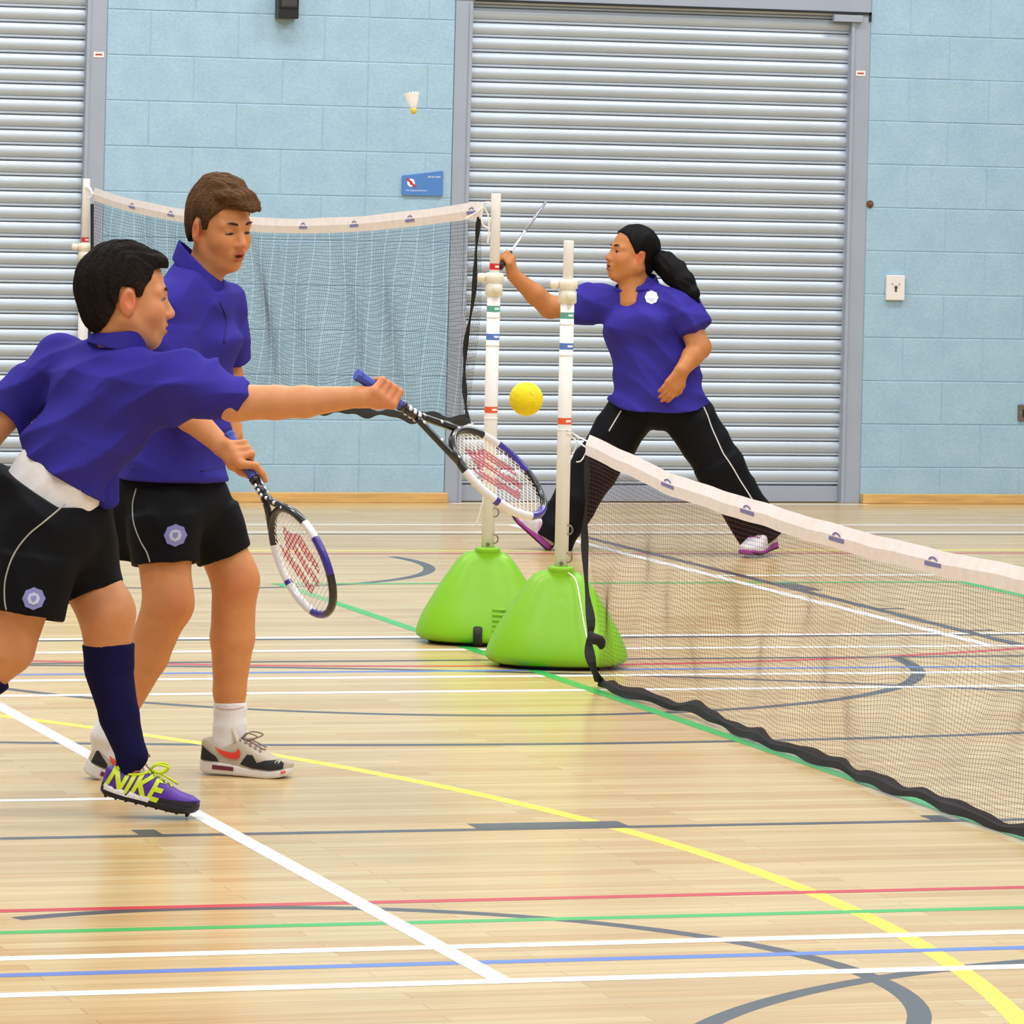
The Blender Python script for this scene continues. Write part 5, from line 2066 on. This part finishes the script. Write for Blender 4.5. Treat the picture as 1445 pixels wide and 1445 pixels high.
def turf_boot(sh, root, near, lettering):
    uf = sh.upper((0.028, 0.02), (0.070, 0.078, 0.066, 0.074, 0.084, 0.070, 0.052, 0.042, 0.028))
    o = link('shoe', uf.mesh('shoe', 0.004)[0], root, M_PURP)
    so = sh.sole((0.030, 0.024))
    s_ = link('sole', so.mesh('sole', 0.004)[0], o, M_BSOL)
    n = sh.y * near
    U = sh.x * sh.L
    decal('midsole', so, [(0.02, 0.016), (0.25, 0.012), (0.48, 0.012), (0.50, 0.024), (0.25, 0.031), (0.02, 0.032)], sh.o, U, sh.z, n, M_SOLW, s_, 0.003, 0.07, 0.03)
    decal('toe_rand', uf, [(0.55, 0.020), (0.97, 0.026), (0.98, 0.042), (0.75, 0.034), (0.58, 0.030)], sh.o, U, sh.z, n, M_BSOL, o, 0.002, 0.07, 0.03)
    for k in range(9):
        x = 0.06 + k * 0.105
        f2 = Field()
        for y in (-0.022, 0.022):
            f2.cone(sh(x, y, 0.005), sh(x, y, 0.000), 0.008, 0.006, 0.0)
        link('stud', f2.mesh('stud', 0.004)[0], s_, M_BSOL)
    if lettering:
        Vt, Ft = text_vf('NIKE', 0.074, 0.0022)
        X = np.array([v[0] for v in Vt])
        w = X.max() - X.min()
        # bold slanted lettering across the quarter
        Vt = [np.array([(v[0] / w) * 0.56 * sh.L + v[1] * 0.35, v[1] * 1.15 + (v[0] / w) * -0.006]) for v in Vt]
        for dx, dz in ((0, 0),):
            decal_vf('lettering', uf, (Vt, Ft), sh(0.315, 0, 0.0475) + sh.x * dx + sh.z * dz, sh.x, sh.z, n, M_VOLT, o, 0.003 + abs(dx) * 0.1, 0.07)
    P = uf.project([sh(x, near * y, 0.10) for x, y in ((0.10, 0.014), (0.18, 0.020), (0.27, 0.024), (0.36, 0.022), (0.43, 0.014))], sh.z, 0.05, 0.002)
    tube('collar_trim', curve_pts(P, 14), 0.004, M_VOLT, o, 6)
    for k in range(5):
        x = 0.42 + k * 0.06
        P = uf.project([sh(x + 0.02 * abs(y) / 0.024, y, 0.10) for y in np.linspace(-0.024, 0.024, 7)], sh.z, 0.05, 0.002)
        tube('lace', P, 0.0028, M_VOLT, o, 5)
    lo = sh(0.43, 0, 0.088)
    for s1 in (1, -1):
        tube('lace_bow', curve_pts([lo, lo + sh.x * 0.015 + sh.y * 0.018 * s1 + sh.z * 0.020, lo + sh.x * 0.045 + sh.y * 0.024 * s1 + sh.z * 0.020, lo + sh.x * 0.03 + sh.y * 0.012 * s1, lo], 18), 0.0034, M_VOLT, o, 5)
    tube('lace_end', curve_pts([lo, lo + sh.x * 0.035 + sh.z * -0.004, lo + sh.x * 0.08 + sh.z * -0.018], 9), 0.003, M_VOLT, o, 5)


turf_boot(shf, A_.root, -1, True)
turf_boot(shb, A_.root, -1, False)

# ================================================================== girl lunging by the shutter (C)
C_ = Person(DC, (930, 780), 'girl with black ponytail in purple polo and black tracksuit trousers lunging by the shutter')
L = C_.L
SKC = skin_mat('skin_girl', 'BA7846')
body = Field()
hd = Head(L(891, 360, -0.02), 158, 10, 0, 1.05)
hd.build(body, full=0.010, nose=0.6)
lat = nrm(np.array([0.88, -0.47, 0]))
pel, wai, che = L(930, 572), L(924, 520), L(908, 450)
body.ecap(pel, wai, (0.12, 0.09), (0.12, 0.09), lat, 0.03)
body.ecap(wai, che, (0.12, 0.09), (0.13, 0.09), lat, 0.03)
body.cone(che, L(900, 418), 0.09, 0.07, 0.03)
body.cone(L(898, 412), hd(-0.02, 0, -0.06), 0.062, 0.062, 0.03)
body.cone(L(894, 428, -0.045), L(892, 404, -0.03), 0.065, 0.058, 0.02)
rs, ls = L(848, 428, 0.11), L(962, 436, -0.09)
re, rw = L(776, 434, 0.14), L(724, 388, 0.08)
body.chain([che, rs, re], [0.07, 0.056, 0.047], 0.03)
body.chain([re, re + (rw - re) * 0.4, rw], [0.047, 0.046, 0.030], 0.02)
le, lw = L(987, 490, -0.14), L(962, 523, -0.24)
body.chain([che, ls, le], [0.07, 0.056, 0.050], 0.03)
body.chain([le, le + (lw - le) * 0.4, lw], [0.050, 0.046, 0.032], 0.02)
open_hand(body, lw, (-0.50, -0.15, -0.85), (0.30, -0.90, 0.0), -1, 1.0, (15, 25, 20))
ax = nrm(C_.D(RC1 - RC0))
gc = C_.W(RC0) + ax * 0.075
grip_hand(body, gc, ax, np.array([0.5, -0.8, -0.1]), rw, -1, 0.0125, 1.0)
shr = Shoe(L(774, 779, 0.0), L(717, 727, 0.0), (-0.62, 0, 0.8), 1.05)
shl = Shoe(L(1090, 772, 0.05), L(1052, 786, -0.20), (0, 0, 1), 1.08)
ra, la = shr(0.22, 0, 0.11), L(1078, 752, 0.02)
body.chain([L(895, 582, 0.06), L(842, 660, 0.06), ra], [0.075, 0.062, 0.038], 0.03)
body.chain([L(964, 582, -0.04), L(1016, 660, -0.05), la], [0.075, 0.062, 0.038], 0.03)
shr.legs(body, ra)
shl.legs(body, la)
me, V = body.mesh('body', 0.0045)
paint(me, V, 'BA7846', hd.spots('BA7846', '9C4A40', 'BC6C40'))
link('body', me, C_.root, SKC)
hd.eyes(C_.root, (1, 0.1, 0.2), '20140E', '1C120C')
hr = hair_field(hd, 0.007, 0.008, fringe=[((-0.09, 0, 0.01), (0.035, 0.05, 0.05))], amp=0.0010, fr=200,
                line=([-0.16, -0.075, -0.055, -0.038, -0.030, 0.000, 0.006, 0.016, 0.030, 0.044, 0.056, 0.075, 0.14], [-0.085, -0.085, -0.070, -0.030, 0.022, 0.022, 0.004, 0.006, 0.030, 0.050, 0.074, 0.088, 0.090]))
pb_ = hd(-0.125, 0, 0.0)
me, V = hr.mesh('hair', 0.0045)
hair = link('hair', me, C_.root, mat('hair_jet', '070505', 0.6, spec=0.12, noise=0.2, scale=60, bump=0.002))
pt = Field()
pp_ = [L(926, 366, -0.01), L(938, 372, -0.02), L(952, 385, -0.05), L(966, 400, -0.09), L(978, 414, -0.12), L(985, 426, -0.13)]
pt.chain([hd(-0.10, 0, 0.005)] + pp_, [0.030, 0.040, 0.056, 0.060, 0.050, 0.030, 0.008], 0.02)
pt.disp = folds([((0.75, 0.3, 0.75), 190, 0.2, 1.0), ((0.6, -0.5, 0.7), 110, 1.0, 1.0)], 0.0022)
link('ponytail', pt.mesh('ponytail', 0.0045)[0], hair, mat('hair_jet', '070505', 0.6, spec=0.12))
tube('hair_tie', [L(927, 365, -0.01) + 0.034 * (np.array([-0.25, 0, 0.9]) * math.cos(a) + np.array([0, 1, 0]) * math.sin(a)) for a in np.linspace(0, 2 * math.pi, 18, endpoint=False)], 0.006, mat('yellow_elastic', 'C8BE58', 0.7), hair, 6, True)
# shirt
sf = Field()
sf.ecap(L(930, 580), L(926, 525), (0.236, 0.182), (0.198, 0.150), lat, 0.03)
sf.ecap(L(926, 525), L(908, 458), (0.195, 0.148), (0.180, 0.142), lat, 0.03)
sf.ecap(L(908, 458), L(903, 432), (0.180, 0.142), (0.125, 0.095), lat, 0.04)
sf.cone(L(899, 420), L(898, 410), 0.090, 0.074, 0.04)
for q in (-1, 1):
    sf.ell(L(900 + q * 22, 458, -0.10 - 0.02 * q), (0.070, 0.065, 0.065), None, 0.05)
sl1, sl2 = L(807, 431, 0.13), L(981, 468, -0.125)
sleeve(sf, L(890, 432, 0.04), rs, sl1, 0.090, 0.090, 0.05, 0.085)
sleeve(sf, L(915, 432, -0.02), ls, sl2, 0.090, 0.082, 0.05, 0.085)
sf.disp = folds([((0.62, 0.1, 0.78), 42, 0.2, 1.0), ((0.5, 0.2, 0.9), 70, 1.3, 0.6), ((-0.3, 0.3, 0.9), 38, 2.2, 0.6)], 0.0105)
sf.ecap(L(930, 600), L(929, 556), (0.190, 0.130), (0.185, 0.125), lat, 0, 'sub')
sf.plane(L(930, 566), nrm(np.array([0.06, 0.25, -1])))
sf.cone(L(890, 395, -0.12), L(888, 411, -0.18), 0.036, 0.004, 0.003, 'sub')
shirt = link('polo_shirt', sf.mesh('polo_shirt', 0.0055)[0], C_.root, M_SHIRT)
badge(sf, L(921, 421, -0.3), np.array([1, 0, 0]), np.array([0, 0, 1.0]), VIEW, 0.030, shirt, 'E8E8F2', 'D0D2E6')
cf = Field()
cf.ecap(L(900, 418), L(898, 388), (0.120, 0.108), (0.086, 0.080), lat, 0)
cf.ecap(L(900, 418), L(898, 382), (0.107, 0.095), (0.074, 0.068), lat, 0, 'sub')
cf.plane(L(899, 395), nrm((-0.30, -0.25, 0.9)))
cf.plane(L(899, 407), nrm((0.15, 0.1, -0.95)))
cf.cone(L(889, 392, -0.05), L(887, 418, -0.20), 0.026, 0.060, 0.002, 'sub')
link('collar', cf.mesh('collar', 0.005)[0], shirt, M_SHIRT)
# tracksuit trousers
st = Field()
st.ecap(L(930, 545), L(930, 566), (0.192, 0.130), (0.192, 0.130), lat, 0.02)
st.cone(L(893, 578, 0.06), L(838, 662, 0.06), 0.116, 0.108, 0.025)
frus(st, L(846, 650, 0.06), L(776, 765, 0.02), 0.108, 0.098, 0.02)
st.cone(L(966, 578, -0.03), L(1018, 662, -0.05), 0.116, 0.106, 0.025)
frus(st, L(1010, 650, -0.06), L(1078, 762, 0.0), 0.106, 0.104, 0.02)
frus(st, L(1074, 755, 0.0), L(1090, 780, 0.0), 0.088, 0.088, 0, 'sub')
frus(st, L(781, 758, 0.02), L(765, 783, 0.02), 0.082, 0.084, 0, 'sub')
st.disp = folds([((0.8, 0.2, 0.5), 40, 0.3, 1.0), ((-0.5, 0.1, 0.8), 55, 1.7, 0.7), ((0.6, 0.1, -0.7), 60, 0.7, 0.5)], 0.005)
tr = link('tracksuit_trousers', st.mesh('tracksuit_trousers', 0.0055)[0], C_.root, M_SHORT)
piping('side_piping', st, [L(1001, 562, -.2), L(1012, 600, -.2), L(1028, 640, -.2), L(1046, 668, -.2), L(1068, 700, -.2), L(1092, 738, -.2)], nrm((0.35, -1, 0.1)), 0.003, M_PIPEW, tr)
piping('side_piping', st, [L(858, 576, -.2), L(850, 590, -.2), L(842, 606, -.2)], nrm((-0.4, -1, 0.1)), 0.003, M_PIPEW, tr)
M_UPW = mat('silver_white_mesh', 'CFC9CC', 0.7, noise=0.12, scale=120)
M_MAG = mat('magenta_foam', 'A23A9C', 0.5)


def runner(sh, root, near):
    uf = sh.upper()
    o = link('shoe', uf.mesh('shoe', 0.0045)[0], root, M_UPW)
    so = sh.sole()
    s_ = link('sole', so.mesh('sole', 0.0045)[0], o, M_MAG)
    n = sh.y * near
    U = sh.x * sh.L
    decal('outsole', so, [(0.02, 0.0), (0.98, 0.006), (0.98, 0.022), (0.8, 0.009), (0.02, 0.009)], sh.o, U, sh.z, n, M_BSOL, s_, 0.003, 0.07, 0.03)
    decal('side_stripe', uf, [(0.30, 0.045), (0.42, 0.045), (0.52, 0.075), (0.44, 0.082)], sh.o, U, sh.z, n, mat('pale_pink', 'C8A0B8', 0.6), o, 0.003, 0.07, 0.03)
    for k in range(5):
        x = 0.42 + k * 0.055
        P = uf.project([sh(x + 0.02 * abs(y) / 0.024, y, 0.12) for y in np.linspace(-0.026, 0.026, 7)], sh.z, 0.05, 0.002)
        tube('lace', P, 0.003, M_MAG if k % 2 == 0 else M_LACE, o, 5)


runner(shr, C_.root, 1)
runner(shl, C_.root, 1)
